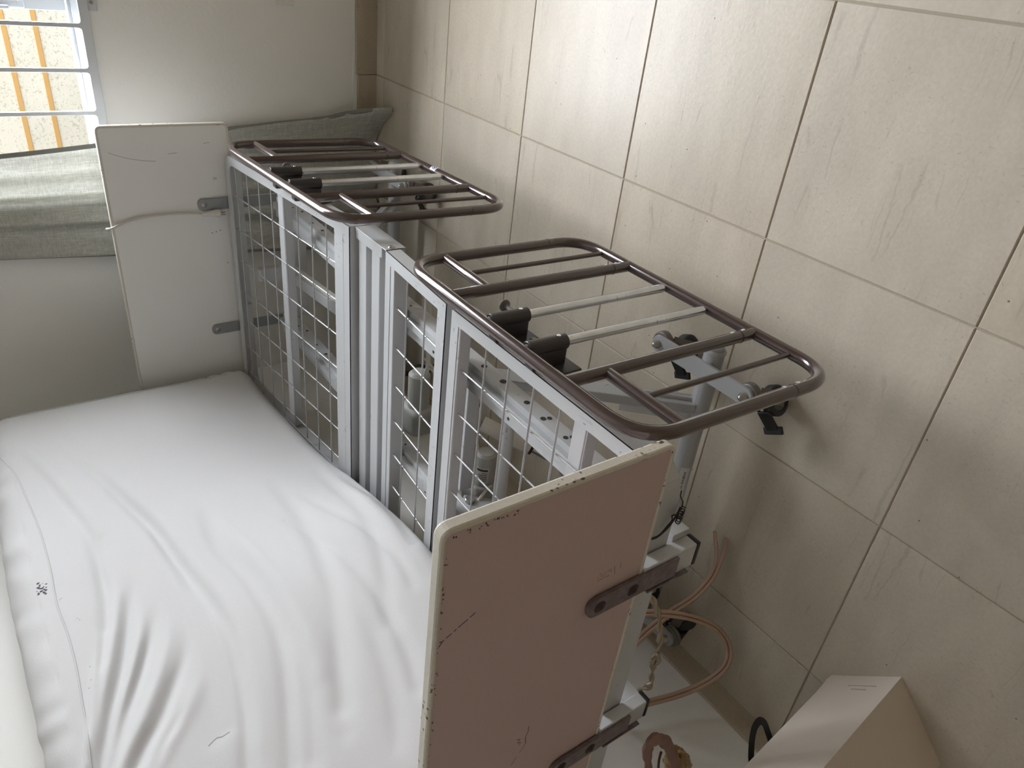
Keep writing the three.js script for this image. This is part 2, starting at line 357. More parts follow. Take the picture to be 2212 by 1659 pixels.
// ---------------------------------------------------------------- window
const win = new THREE.Group(); win.name = 'window_1'; win.userData = { kind: 'structure', label: 'white sliding window with a flat white bar grille', category: 'window' }; scene.add(win);
{
  const zt = -0.66;
  part('frame', merge([box(WIN.x0, WIN.x1, WIN.y0, WIN.y0 + 0.03, zt - 0.035, zt + 0.03, 0.003), box(WIN.x0, WIN.x1, WIN.y1 - 0.04, WIN.y1, zt - 0.035, zt + 0.03, 0.003), box(WIN.x0, WIN.x0 + 0.035, WIN.y0, WIN.y1, zt - 0.035, zt + 0.03, 0.003), box(WIN.x1 - 0.035, WIN.x1, WIN.y0, WIN.y1, zt - 0.035, zt + 0.03, 0.003)]), M.alu, win);
  part('track', merge([box(WIN.x0 + 0.035, WIN.x1 - 0.035, WIN.y0 + 0.03, WIN.y0 + 0.043, zt - 0.03, zt - 0.024), box(WIN.x0 + 0.035, WIN.x1 - 0.035, WIN.y0 + 0.03, WIN.y0 + 0.04, zt + 0.006, zt + 0.012)]), M.alu, win);
  const sash = part('sash', merge([box(0.176, 0.226, WIN.y0 + 0.044, WIN.y1 - 0.04, zt - 0.02, zt + 0.004, 0.003), box(1.41, 1.465, WIN.y0 + 0.044, WIN.y1 - 0.04, zt - 0.02, zt + 0.004, 0.003), box(0.226, 1.41, WIN.y0 + 0.044, WIN.y0 + 0.1, zt - 0.02, zt + 0.004, 0.003), box(0.226, 1.41, WIN.y1 - 0.1, WIN.y1 - 0.04, zt - 0.02, zt + 0.004, 0.003)]), M.alu, win);
  part('pane', box(0.226, 1.41, WIN.y0 + 0.1, WIN.y1 - 0.1, zt - 0.01, zt - 0.006), M.glass, sash);
  part('latch', merge([box(0.18, 0.205, 1.225, 1.33, zt + 0.004, zt + 0.02, 0.006), box(0.178, 0.19, 1.27, 1.3, zt + 0.02, zt + 0.05, 0.005), cyl(V(0.196, 1.24, zt + 0.018), V(0.196, 1.24, zt + 0.023), 0.006)]), M.alu, sash);
  // flat grille with rounded openings, fixed on the wall face
  const gs = new THREE.Shape(); rrect(gs, WIN.x0 - 0.04, WIN.x1 + 0.04, 1.052, 2.25, 0.004);
  for (let k = -3; k < 13; k++) {
    const a = Math.max(0.0055 + k * 0.1395 + 0.0065, WIN.x0 - 0.012), b = Math.min(0.0055 + (k + 1) * 0.1395 - 0.0065, WIN.x1 + 0.012);
    if (b - a > 0.03) gs.holes.push(rrect(new THREE.Path(), a, b, 1.081, 2.22, 0.012));
  }
  const grille = part('grille', ext(gs, 0.012, 0.0015, 6).translate(0, 0, ROOM.z0 + 0.002), M.alu, win);
  for (const x of [0.215, 0.95]) { part('tab', box(x - 0.025, x + 0.025, 1.022, 1.054, ROOM.z0, ROOM.z0 + 0.006, 0.002), M.alu, grille); part('screw', cyl(V(x, 1.038, ROOM.z0 + 0.005), V(x, 1.038, ROOM.z0 + 0.009), 0.005), M.steel, grille); }
}
// the neighbouring house close outside
const nb = struct('wall_outside', box(-7, 8, -2, 7.3, -2.45, -2.2), M.stucco, 'cream stuccoed wall of the neighbouring house with ochre bands');
for (const y of [1.072, 1.207]) { const b = meshOf('band', box(-7, 8, y - 0.0115, y + 0.0115, -2.2, -2.194, 0.002), M.ochre); nb.add(b); }
struct('ground_outside', box(-7, 8, -0.35, -0.25, -2.2, hz0), M.facade, 'dark paved strip between the houses');
struct('facade_outside', merge([
  box(ROOM.x0 - T - 1, ROOM.x1 + T + 1, -0.25, WIN.y0 - 0.002, hz0 - 0.03, hz0), box(ROOM.x0 - T - 1, ROOM.x1 + T + 1, WIN.y1, ROOM.h + T, hz0 - 0.03, hz0),
  box(ROOM.x0 - T - 1, WIN.x0, WIN.y0 - 0.002, WIN.y1, hz0 - 0.03, hz0), box(WIN.x1, ROOM.x1 + T + 1, WIN.y0 - 0.002, WIN.y1, hz0 - 0.03, hz0)]), M.facade, 'dark outer face of the window wall');

// ---------------------------------------------------------------- outlet on the window wall
{
  const o = thing('wall_outlet', 'white electrical outlet plate low on the wall under the window', 'outlet', V(0.3, 0.38, ROOM.z0));
  part('plate', box(0.243, 0.36, 0.343, 0.415, ROOM.z0, ROOM.z0 + 0.007, 0.003), M.plate, o);
  for (const x of [0.268, 0.332]) {
    part('socket', cyl(V(x, 0.379, ROOM.z0 + 0.006), V(x, 0.379, ROOM.z0 + 0.0085), 0.019), M.plate, o);
    for (const dy of [-0.007, 0.007]) part('slot', box(x - 0.006, x + 0.004, 0.379 + dy - 0.0015, 0.379 + dy + 0.0015, ROOM.z0 + 0.008, ROOM.z0 + 0.0093), M.slot, o);
    part('slot', cyl(V(x + 0.011, 0.379, ROOM.z0 + 0.008), V(x + 0.011, 0.379, ROOM.z0 + 0.0093), 0.003), M.slot, o);
  }
  part('screw', cyl(V(0.3, 0.379, ROOM.z0 + 0.006), V(0.3, 0.379, ROOM.z0 + 0.0095), 0.004), M.slot, o);
}

// ---------------------------------------------------------------- curtain
{
  const c = thing('curtain', 'grey linen curtain bunched beside the window, its hem reaching the floor behind the headboard', 'curtain', V(-0.4, 0, -0.53));
  const NU = 150, NV = 90, pos = [], uv = [], idx = [];
  const yTop = 2.32, yBot = 0.012;
  const fold = (u) => 0.011 * Math.sin(u * 21 + 0.6) + 0.007 * Math.sin(u * 37 + 2) + 0.012 * Math.exp(-(((u - 0.47) / 0.035) ** 2)) - 0.012 * Math.exp(-(((u - 0.56) / 0.03) ** 2));
  for (let j = 0; j <= NV; j++) for (let i = 0; i <= NU; i++) {
    const u = i / NU, v = j / NV, y = yTop + (yBot - yTop) * v;
    const xr = -0.265 + 0.115 * smooth(0.25, 1, v), xl = -0.55 - 0.2 * v;
    let x = xr + (xl - xr) * u, z = -0.535 + fold(u + 0.02 * Math.sin(v * 5)) * (0.6 + 0.5 * v) + 0.005 * Math.sin(v * 9 + u * 7);
    const fl = smooth(0.88, 1, v) * smooth(0.3, 0, u);                 // the near corner kicks out along the floor
    x += 0.055 * fl; z += 0.14 * fl * fl;
    z = Math.max(z, ROOM.z0 + 0.016);
    pos.push(x, y, z); uv.push(u * 0.55, v * 2.3);
    if (i && j) { const q = j * (NU + 1) + i; idx.push(q - NU - 2, q - 1, q, q - NU - 2, q, q - NU - 1); }
  }
  const g = new THREE.BufferGeometry();
  g.setAttribute('position', new THREE.Float32BufferAttribute(pos, 3)); g.setAttribute('uv', new THREE.Float32BufferAttribute(uv, 2)); g.setIndex(idx); g.computeVertexNormals();
  part('cloth', g, M.curtain, c, true);
  const edge = (i, off) => { const a = []; for (let j = 0; j <= NV; j += 3) { const q = (j * (NU + 1) + i) * 3; a.push(V(g.attributes.position.getX(q / 3) + c.position.x + off, g.attributes.position.getY(q / 3), g.attributes.position.getZ(q / 3) + c.position.z)); } return a; };
  part('side_hem', sweep(edge(0, -0.008), 0.008, 8, false, 1, 0.35), M.hem, c, true);
  part('side_hem', sweep(edge(NU, 0.006), 0.006, 8, false, 1, 0.35), M.hem, c, true);
  part('curtain_rod', rod(V(-0.9, 2.34, -0.53), V(1.75, 2.34, -0.53), 0.011), M.steel, c, true);
  for (const x of [-0.85, 1.7]) part('rod_bracket', merge([box(x - 0.012, x + 0.012, 2.315, 2.365, ROOM.z0, ROOM.z0 + 0.008), box(x - 0.006, x + 0.006, 2.325, 2.335, ROOM.z0, -0.52)]), M.steel, c);
}

// ================================================================ THE HOSPITAL BED
const bed = thing('hospital_bed', 'grey steel hospital bed with bare mesh deck, brown side rails lowered and cream end boards', 'bed', V(-0.68, 0, 0.82));
const BX0 = -1.15, BX1 = -0.2;                                   // deck width
const yHead = (z) => 0.651 + (0.613 - z) * 0.122, ySeat = () => 0.633, yThigh = (z) => 0.637 + (z - 0.8) * 0.052, yFoot = () => 0.656;
function deckFrame(name, z0, z1, yf, rHead, rFoot, skirt = 0.052, inset = 0.031) {
  const ring = (a, b, rr) => { const S = new THREE.Shape(); rrect(S, BX0 + a, BX1 - a, z0 + a, z1 - a, rr.map((r) => Math.max(r - a, 0))); const P = new THREE.Path(); rrect(P, BX0 + b, BX1 - b, z0 + b, z1 - b, rr.map((r) => Math.max(r - b * 0.6, 0))); S.holes.push(P); return S; };
  const rr = [rHead, rHead, rFoot, rFoot];
  const top = remap(ext(ring(0, inset, rr), 0.0035), (x, s, d) => [x, yf(s) - d, s]);
  const side = remap(ext(ring(0, 0.0035, rr), skirt), (x, s, d) => [x, yf(s) - 0.0005 - d, s]);
  return part(name, merge([top, side]), M.bed, bed);
}
const wiresX = [...Array(7)].map((_, k) => -0.345 - 0.1225 * k);
function deckWires(sec, zc, zA, zB, yf) {
  for (const z of zc) part('wire', rod(V(BX0 + 0.012, yf(z) - 0.007, z), V(BX1 - 0.012, yf(z) - 0.007, z), 0.0023, 8), M.wirePlain, sec, true);
  for (const x of wiresX) part('wire', rod(V(x, yf(zA) - 0.0125, zA), V(x, yf(zB) - 0.0125, zB), 0.0023, 8), M.wire, sec, true);
}
const crossBar = (sec, z0, z1, yf, drop, h, name = 'cross_bar') => part(name, remap(box(BX0 + 0.006, BX1 - 0.006, -h, 0, z0, z1, 0.003), (x, y, z) => [x, y + yf(z) - drop, z]), M.bed, sec);
const boltX = (y, z, sec, r = 0.008) => part('bolt', lathe([[0, 0.006], [r * 0.6, 0.005], [r, 0.0015], [r, 0]], V(BX1, y, z), V(1, 0, 0), 14), M.steel, sec, true);

const secHead = deckFrame('backrest_section', -0.217, 0.604, yHead, 0.055, 0.004);
deckWires(secHead, [...Array(9)].map((_, k) => -0.15 + 0.0878 * k), -0.19, 0.585, yHead);
crossBar(secHead, 0.136, 0.172, yHead, 0.017, 0.032);
crossBar(secHead, 0.518, 0.570, yHead, 0.0015, 0.046);
boltX(yHead(0.575) - 0.022, 0.575, secHead, 0.009);
const secSeat = part('seat_section', merge([box(BX1 - 0.032, BX1, 0.631, 0.6345, 0.611, 0.775, 0.001), box(BX1 - 0.0035, BX1, 0.575, 0.634, 0.609, 0.8, 0.001), box(BX1 - 0.03, BX1, 0.578, 0.634, 0.797, 0.8, 0.001), box(BX0, BX0 + 0.032, 0.631, 0.6345, 0.611, 0.775, 0.001), box(BX0, BX0 + 0.0035, 0.575, 0.634, 0.609, 0.8, 0.001)]), M.bed, bed);
for (const z of [0.622, 0.706]) part('slat', box(BX0 + 0.006, BX1 - 0.006, 0.583, 0.631, z, z + 0.052, 0.004), M.bed, secSeat);
boltX(0.612, 0.786, secSeat, 0.0095);
const secThigh = deckFrame('thigh_section', 0.803, 1.147, yThigh, 0.004, 0.004, 0.042);
deckWires(secThigh, [0.928, 1.032], 0.826, 1.14, yThigh);
crossBar(secThigh, 0.816, 0.858, yThigh, 0.0015, 0.042);
crossBar(secThigh, 1.103, 1.144, yThigh, 0.0015, 0.046);
const secFoot = deckFrame('foot_section', 1.176, 1.862, yFoot, 0.006, 0.075, 0.055);
deckWires(secFoot, [1.316, 1.403, 1.492, 1.579, 1.664, 1.752], 1.19, 1.84, yFoot);
crossBar(secFoot, 1.186, 1.216, yFoot, 0.0015, 0.032);
crossBar(secFoot, 1.612, 1.65, yFoot, 0.016, 0.034);
for (const z of [1.62, 1.705]) part('hole', cyl(V(BX1 - 0.001, 0.618, z), V(BX1 + 0.0006, 0.618, z), 0.0045, 12), M.slot, secFoot);
for (const x of [-0.32, -0.52, -0.76, -0.95]) part('hole', cyl(V(x, 0.628, 1.861), V(x, 0.628, 1.8626), 0.004, 12), M.wire, secFoot);

// ---------------------------------------------------------------- end boards
const BRD = { x0: -1.22, x1: -0.105 };
function endBoard(name, y0, y1, z0, z1, mat, label) {
  const S = rrect(new THREE.Shape(), BRD.x0 + 0.004, BRD.x1 - 0.004, y0 + 0.004, y1 - 0.004, 0.016);
  const g = flat(ext(S, z1 - z0 - 0.004, 0.0)).translate(0, 0, z0 + 0.002), p = g.attributes.position, uv = g.attributes.uv;
  for (let i = 0; i < p.count; i++) uv.setXY(i, (p.getX(i) - BRD.x0) / (BRD.x1 - BRD.x0), (p.getY(i) - y0) / (y1 - y0));
  const b = part(name, g, mat, bed, true, label);
  const R = rrect(new THREE.Shape(), BRD.x0, BRD.x1, y0, y1, 0.02); R.holes.push(rrect(new THREE.Path(), BRD.x0 + 0.009, BRD.x1 - 0.009, y0 + 0.009, y1 - 0.009, 0.012));
  const e = ext(R, z1 - z0 - 0.008, 0.004, 6).translate(0, 0, z0 + 0.004);
  part('edge_band', e, M.edge, b);
  return b;
}
const FB = { y0: 0.685, y1: 1.106, z0: 1.868, z1: 1.89 }, HB = { y0: 0.722, y1: 1.139, z0: -0.265, z1: -0.243 };
const footFace = canvasTex(2048, 774, (c, w, h) => {
  c.fillStyle = '#bfa8a3'; c.fillRect(0, 0, w, h);
  for (let i = 0; i < 2600; i++) { c.fillStyle = `rgba(${rnd() > 0.5 ? '255,240,230' : '80,60,50'},0.035)`; c.fillRect(rnd() * w, rnd() * h, 2 + rnd() * 22, 1 + rnd() * 5); }
  const U = (x) => (x - BRD.x0) / (BRD.x1 - BRD.x0) * w, Q = (y) => (FB.y1 - y) / (FB.y1 - FB.y0) * h;
  const line = (pts, wd, col, dash) => { c.strokeStyle = col; c.lineWidth = wd; c.lineCap = 'round'; c.setLineDash(dash || []); c.beginPath(); pts.forEach(([x, y], k) => (k ? c.lineTo(U(x), Q(y)) : c.moveTo(U(x), Q(y)))); c.stroke(); };
  line([[-0.285, 1.039], [-0.289, 1.045], [-0.299, 1.064], [-0.307, 1.077], [-0.312, 1.088], [-0.322, 1.095]], 3.4, '#2c1f1d', [16, 9, 30, 8, 6, 10]);
  line([[-0.662, 0.889], [-0.675, 0.888], [-0.692, 0.892], [-0.712, 0.889]], 2.6, '#2e1d18');
  line([[-0.712, 0.889], [-0.724, 0.895], [-0.737, 0.905], [-0.758, 0.915]], 2.2, '#2e1d18', [40, 22]);
  line([[-0.683, 0.912], [-0.687, 0.905], [-0.695, 0.909], [-0.699, 0.902], [-0.705, 0.905]], 2.6, '#2e1d18');
  for (let r = 0; r < 3; r++) for (let k = 0; k < 9; k++) if (rnd() > 0.25) line([[-0.333 - r * 0.006, 0.797 - k * 0.0035], [-0.3335 - r * 0.006 - rnd() * 0.003, 0.7955 - k * 0.0035]], 2, 'rgba(84,56,34,0.8)');
  line([[-0.33, 0.762], [-0.35, 0.757]], 2, 'rgba(84,56,34,0.8)'); line([[-0.328, 0.748], [-0.342, 0.747]], 1.8, 'rgba(84,56,34,0.7)');
  for (let k = 0; k < 26; k++) { c.fillStyle = '#3a2c26'; const y = 0.98 + rnd() * 0.11; c.fillRect(U(-0.119 - rnd() * 0.006), Q(y), 2 + rnd() * 5, 2 + rnd() * 4); }
  for (let k = 0; k < 30; k++) { c.fillStyle = '#3a2c26'; c.fillRect(U(-0.14 - rnd() * 0.5), Q(1.1 - rnd() * 0.006), 2 + rnd() * 5, 2 + rnd() * 4); }
});
M.boardFoot = std({ map: footFace, roughness: 0.5, bumpMap: rep(fineGrain, 30), bumpScale: 0.0003 });
const headFace = canvasTex(1024, 384, (c, w, h) => {
  c.fillStyle = '#e0dfdb'; c.fillRect(0, 0, w, h);
  const U = (x) => (x - BRD.x0) / (BRD.x1 - BRD.x0) * w, Q = (y) => (HB.y1 - y) / (HB.y1 - HB.y0) * h;
  c.fillStyle = '#3a3733'; for (const [x, y] of [[-0.49, 0.785], [-0.494, 0.8], [-0.497, 0.815], [-0.62, 0.77]]) c.fillRect(U(x), Q(y), 2, 4);
  c.strokeStyle = 'rgba(120,116,110,0.7)'; c.lineWidth = 1.4; c.beginPath(); c.moveTo(U(-0.2), Q(0.9)); c.lineTo(U(-0.203), Q(0.93)); c.moveTo(U(-0.17), Q(0.79)); c.lineTo(U(-0.172), Q(0.81)); c.moveTo(U(-0.19), Q(1.11)); c.quadraticCurveTo(U(-0.22), Q(1.05), U(-0.225), Q(0.97)); c.stroke();
  c.fillStyle = 'rgba(150,145,138,0.5)'; c.fillRect(U(-0.3), Q(0.79), 7, 12);
});
M.boardHead = std({ map: headFace, roughness: 0.5 });
const footboard = endBoard('footboard', FB.y0, FB.y1, FB.z0, FB.z1, M.boardFoot, 'scratched pinkish cream footboard');
const headboard = endBoard('headboard', HB.y0, HB.y1, HB.z0, HB.z1, M.boardHead, 'white painted headboard');
const strapPlate = (x, w, y0, y1, z, t) => ext(rrect(new THREE.Shape(), x - w / 2, x + w / 2, y0, y1, [0, 0, w * 0.48, w * 0.48]), t, 0.0012, 10).translate(0, 0, z);
for (const x of [-0.386, -0.888]) {
  part('bracket', strapPlate(x, 0.042, 0.5, 0.853, HB.z1, 0.005), M.capGrey, headboard);
  part('bolt', lathe([[0, 0.005], [0.006, 0.004], [0.01, 0.001], [0.01, 0]], V(x, 0.832, HB.z1 + 0.005), V(0, 0, 1), 14), M.steel, headboard, true);
}
for (const x of [-0.402, -0.86]) {
  part('bracket', strapPlate(x, 0.043, 0.6, 0.812, FB.z1 + 0.001, 0.006), M.bracket, footboard);
  for (const y of [0.787, 0.711]) part('bolt', lathe([[0, 0.006], [0.004, 0.006], [0.006, 0.004], [0.0125, 0.002], [0.0125, 0]], V(x, y, FB.z1 + 0.007), V(0, 0, 1), 16), M.rustBolt, footboard, true);
  const post = part('end_post', box(x - 0.027, x + 0.027, 0.548, 0.684, 1.8635, 1.8915, 0.003), M.bed, bed);
  part('end_cap', box(x - 0.028, x + 0.028, 0.538, 0.549, 1.8625, 1.8925, 0.004), M.black, post);
  part('lip', box(x - 0.03, x - 0.026, 0.565, 0.67, 1.866, 1.9, 0.001), M.bracket, post);
}

// ---------------------------------------------------------------- side rails
function sideRail(yc, zc, sy, sz, label) {
  const XR = -0.15, R = 0.0138, HL = 0.407, HH = 0.266;
  const at = (u, v, x = XR) => V(x, yc + v - sy * u, zc + u - sz * v);
  const loop = fillet([at(-HL, -HH), at(HL, -HH), at(HL, HH), at(-HL, HH)], 0.095, true, 10);
  const rail = part('side_rail', sweep(loop, R, 14, true), M.rail, bed, true, label);
  for (const u of [-0.205, 0.2]) part('upright', rod(at(u, -HH + 0.006), at(u, HH - 0.006), R * 0.97, 14), M.rail, rail, true);
  for (const u of [-0.065, 0.067]) {
    part('slide_post', rod(at(u, -HH + 0.022), at(u, HH - 0.004), 0.0105, 14), M.chrome, rail, true, 'dull chrome slide post');
    part('post_tip', rod(at(u, -HH + 0.006), at(u, -HH + 0.024), 0.006, 10), M.steel, rail, true);
  }
  for (const u of [-0.302, 0.302]) part('thin_bar', rod(at(u, -HH + 0.008), at(u, 0.163), 0.0062, 10), M.rail, rail, true);
  for (const [a, b] of [[-HL, -0.205], [0.2, HL]]) part('short_bar', rod(at(a, 0.163), at(b, 0.163), 0.012, 14), M.rail, rail, true);
  const dir = V(0.85, 0.25, -0.45).normalize();
  for (const [u, v] of [[-HL, -0.131], [-HL, -0.173], [-0.205, -0.19], [-0.205, -0.222], [0.2, -0.2], [0.2, -0.234], [HL, -0.108], [HL, -0.15]]) part('rivet', lathe([[0, 0.0016], [0.003, 0.0016], [0.0058, 0]], at(u, v).addScaledVector(dir, R - 0.0004), dir, 12), M.chrome, rail, true);
  for (const [u, v] of [[-HL, -0.152], [-0.205, -0.206], [0.2, -0.217], [HL, -0.129]]) part('tube_joint', rod(at(u, v - 0.0008), at(u, v + 0.0008), R + 0.0004, 14), M.sleeve, rail, true);
  // guides fixed to the deck edge
  for (const [k, u] of [[0, -0.065], [1, 0.067]]) {
    const a = at(u, 0.157), b = at(u, 0.253);
    const sl = part('guide_sleeve', cyl(a, b, 0.0165, 20, 0.08), M.sleeve, rail, true, 'black plastic guide sleeve');
    const web = rrect(new THREE.Shape(), -0.048, 0.002, -0.085, 0.0, 0.006);
    const lo = at(u, 0.243);
    part('guide_web', ext(web, 0.022, 0.002).translate(XR, lo.y, lo.z - 0.011), M.sleeve, sl);
    if (!k) {
      const p = at(u - 0.012, 0.178), q = at(u - 0.056, 0.178);
      part('release_pin', cyl(q, p, 0.0052, 12), M.castIron, sl, true);
      part('release_knob', lathe([[0, 0.006], [0.009, 0.005], [0.0135, 0.0015], [0.0135, -0.002], [0.005, -0.005]], q, V(0, 0, -1), 18), M.castIron, sl, true);
    }
    part('screw_head', cyl(at(u, 0.176, XR + 0.0155), at(u, 0.176, XR + 0.0172), 0.0045, 12), M.chrome, sl, true);
  }
  part('guide_plate', barBetween(at(-0.085, 0.168, -0.1955), at(0.115, 0.168, -0.1955), 0.005, 0.05, 0.002), M.sleeve, rail);
  part('hex_bolt', cyl(at(-0.02, 0.168, -0.193), at(-0.02, 0.168, -0.184), 0.007, 6), M.steel, rail, true);
  return { rail, at };
}
const footRail = sideRail(0.418, 1.418, 0.0, 0.025, 'lowered brown side rail at the foot end');
const headRail = sideRail(0.479, 0.297, 0.078, 0.062, 'lowered brown side rail at the head end, carrying a small sticker');
{
  const sticker = canvasTex(128, 96, (c, w, h) => { c.fillStyle = '#ece9ee'; c.fillRect(0, 0, w, h); c.strokeStyle = '#26407c'; c.lineWidth = 9; c.beginPath(); c.ellipse(62, 50, 44, 24, -0.25, 0, 7); c.stroke(); c.fillStyle = '#26407c'; c.beginPath(); c.ellipse(62, 50, 30, 9, -0.25, 0, 7); c.fill(); c.fillStyle = '#c98a8a'; c.fillRect(108, 14, 8, 8); });
  const n = 8, pos = [], uv = [], idx = [];
  for (let j = 0; j <= 1; j++) for (let i = 0; i <= n; i++) {
    const a = -0.5 + 1.75 * i / n, o = headRail.at(-0.008 + 0.03 * j, -0.266);
    pos.push(o.x + Math.cos(a) * 0.0142, o.y + Math.sin(a) * 0.0142, o.z); uv.push(j, i / n);
    if (i && j) { const q = (n + 1) + i; idx.push(q - n - 2, q - n - 1, q, q - n - 2, q, q - 1); }
  }
  const g = new THREE.BufferGeometry(); g.setAttribute('position', new THREE.Float32BufferAttribute(pos, 3)); g.setAttribute('uv', new THREE.Float32BufferAttribute(uv, 2)); g.setIndex(idx); g.computeVertexNormals();
  part('sticker', g, std({ map: sticker, roughness: 0.4 }), headRail.rail, true, 'small white sticker with a blue oval');
}

// ---------------------------------------------------------------- chassis, lift arms, base
function beam(xc) {
  const P = [[0.036, 0.546], [0.036, 0.588], [0.019, 0.588], [0.019, 0.602], [-0.004, 0.602], [-0.004, 0.592], [-0.036, 0.592], [-0.036, 0.546]];
  const S = new THREE.Shape(P.map(([x, y]) => new THREE.Vector2(x, y)));
  const b = part('chassis_beam', flat(ext(S, 2.045, 0.0012)).translate(xc, 0, -0.182), M.bed, bed);
  for (const [z, y, r] of [[-0.05, 0.575, 0.004], [0.0, 0.56, 0.005], [0.12, 0.572, 0.006], [0.2, 0.567, 0.006], [0.33, 0.568, 0.008], [0.45, 0.567, 0.007], [0.83, 0.57, 0.004], [1.2, 0.567, 0.008], [1.28, 0.565, 0.009], [1.38, 0.568, 0.0075], [1.45, 0.574, 0.007], [1.455, 0.56, 0.006], [1.53, 0.574, 0.006], [1.535, 0.56, 0.006]]) part('bolt_hole', cyl(V(xc + 0.0355, y, z), V(xc + 0.0368, y, z), r, 14), M.slot, b);
  for (const z of [0.42, 1.0, 1.35]) part('bolt_hole', cyl(V(xc - 0.02, 0.5915, z), V(xc - 0.02, 0.5928, z), 0.0045, 12), M.slot, b);
  return b;
}
const BEAMX = [-0.396, -0.872];
BEAMX.forEach(beam);
const member = (z0, z1, y0, y1, mat = M.bed) => part('cross_member', box(BEAMX[1] + 0.036, BEAMX[0] - 0.036, y0, y1, z0, z1, 0.003), mat, bed);
member(-0.185, -0.13, 0.5, 0.548); member(0.3, 0.335, 0.5, 0.54); member(1.075, 1.105, 0.5, 0.54); member(1.66, 1.7, 0.5, 0.54);
part('latch_block', merge([box(-0.402, -0.352, 0.603, 0.628, 1.662, 1.75, 0.003), cyl(V(-0.375, 0.628, 1.672), V(-0.375, 0.64, 1.672), 0.008, 6)]), M.motorWhite, bed);
// backrest lifter under the mesh
const lifter = part('backrest_lifter', barBetween(V(-0.635, 0.578, -0.16), V(-0.635, 0.5, 0.47), 0.042, 0.044), M.bed, bed);
part('slide_strip', barBetween(V(-0.612, 0.566, -0.12), V(-0.612, 0.508, 0.4), 0.006, 0.03), M.motorWhite, lifter);
part('lifter_bracket', barBetween(V(-0.635, 0.69, -0.13), V(-0.635, 0.57, -0.13), 0.05, 0.03, 0.003, V(0, 0, 1)), M.bed, lifter);

const ARM = [[1.5, 1.14], [-0.15, 0.32]];
for (const [zb, zt] of ARM) for (const x of [-0.42, -0.85]) {
  const arm = part('lift_arm', barBetween(V(x, 0.118, zb), V(x, 0.552, zt), 0.026, 0.058, 0.004, V(0, 0.6, zb > zt ? 0.8 : -0.8)), M.bedBase, bed);
  part('pivot', cyl(V(x - 0.024, 0.535, zt + (zb > zt ? 0.012 : -0.012)), V(x + 0.024, 0.535, zt + (zb > zt ? 0.012 : -0.012)), 0.015, 16), M.steel, arm);
  part('gusset', barBetween(V(x - 0.012, 0.128, zb), V(x - 0.012, 0.26, zb + (zt - zb) * 0.33), 0.07, 0.006, 0.002, V(0, 0.6, zb > zt ? 0.8 : -0.8)), M.bed, arm);
}
for (const z of [1.1525, 0.308]) part('torque_tube', rod(V(-0.85, 0.47, z + (z > 1 ? 0.05 : -0.05)), V(-0.42, 0.47, z + (z > 1 ? 0.05 : -0.05)), 0.018, 16), M.bed, bed, true);

function caster(parent, x, z, turn) {
  const yP = 0.135, t = V(Math.cos(turn), 0, Math.sin(turn)), ax = V(-t.z, 0, t.x);   // t: trailing direction
  const wc = V(x, 0.0385, z).addScaledVector(t, 0.034);
  const head = merge([lathe([[0, 0], [0.026, 0], [0.029, -0.004], [0.029, -0.008], [0.025, -0.010], [0.03, -0.013], [0.03, -0.019], [0.024, -0.024], [0, -0.024]], V(x, yP, z), V(0, 1, 0), 24),
    barBetween(V(x, 0.108, z).addScaledVector(ax, 0.021).addScaledVector(t, 0.004), wc.clone().addScaledVector(ax, 0.021).setY(0.032), 0.034, 0.003, 0.001, ax), barBetween(V(x, 0.108, z).addScaledVector(ax, -0.021).addScaledVector(t, 0.004), wc.clone().addScaledVector(ax, -0.021).setY(0.032), 0.034, 0.003, 0.001, ax)]);
  const c = part('caster', head, M.castIron, parent);
  part('tyre', lathe([[0.026, -0.0135], [0.034, -0.0135], [0.0385, -0.009], [0.0385, 0.009], [0.034, 0.0135], [0.026, 0.0135]], wc, ax, 28), M.rubber, c, true);
  part('wheel_hub', lathe([[0, -0.011], [0.01, -0.013], [0.018, -0.010], [0.0265, -0.0125], [0.0265, 0.0125], [0.018, 0.010], [0.01, 0.013], [0, 0.011]], wc, ax, 24), M.hubGrey, c, true);
  part('stem_nut', lathe([[0.0115, 0], [0.0115, 0.008], [0.008, 0.0095], [0.008, 0.013], [0.005, 0.018], [0, 0.0195]], V(x, 0.143, z), V(0, 1, 0), 14), M.steel, c, true);
  const b0 = wc.clone().addScaledVector(t, 0.016).setY(0.086), b1 = wc.clone().addScaledVector(t, 0.068).setY(0.062);
  part('brake_pedal', merge([barBetween(b0, b1, 0.034, 0.008, 0.003), barBetween(b1.clone().addScaledVector(ax, -0.026), b1.clone().addScaledVector(ax, 0.026), 0.02, 0.009, 0.003), barBetween(b0.clone().addScaledVector(ax, 0.015), wc.clone().addScaledVector(ax, 0.018).setY(0.06), 0.006, 0.006, 0.001), barBetween(b0.clone().addScaledVector(ax, -0.015), wc.clone().addScaledVector(ax, -0.018).setY(0.06), 0.006, 0.006, 0.001)]), M.black, c);
  return c;
}
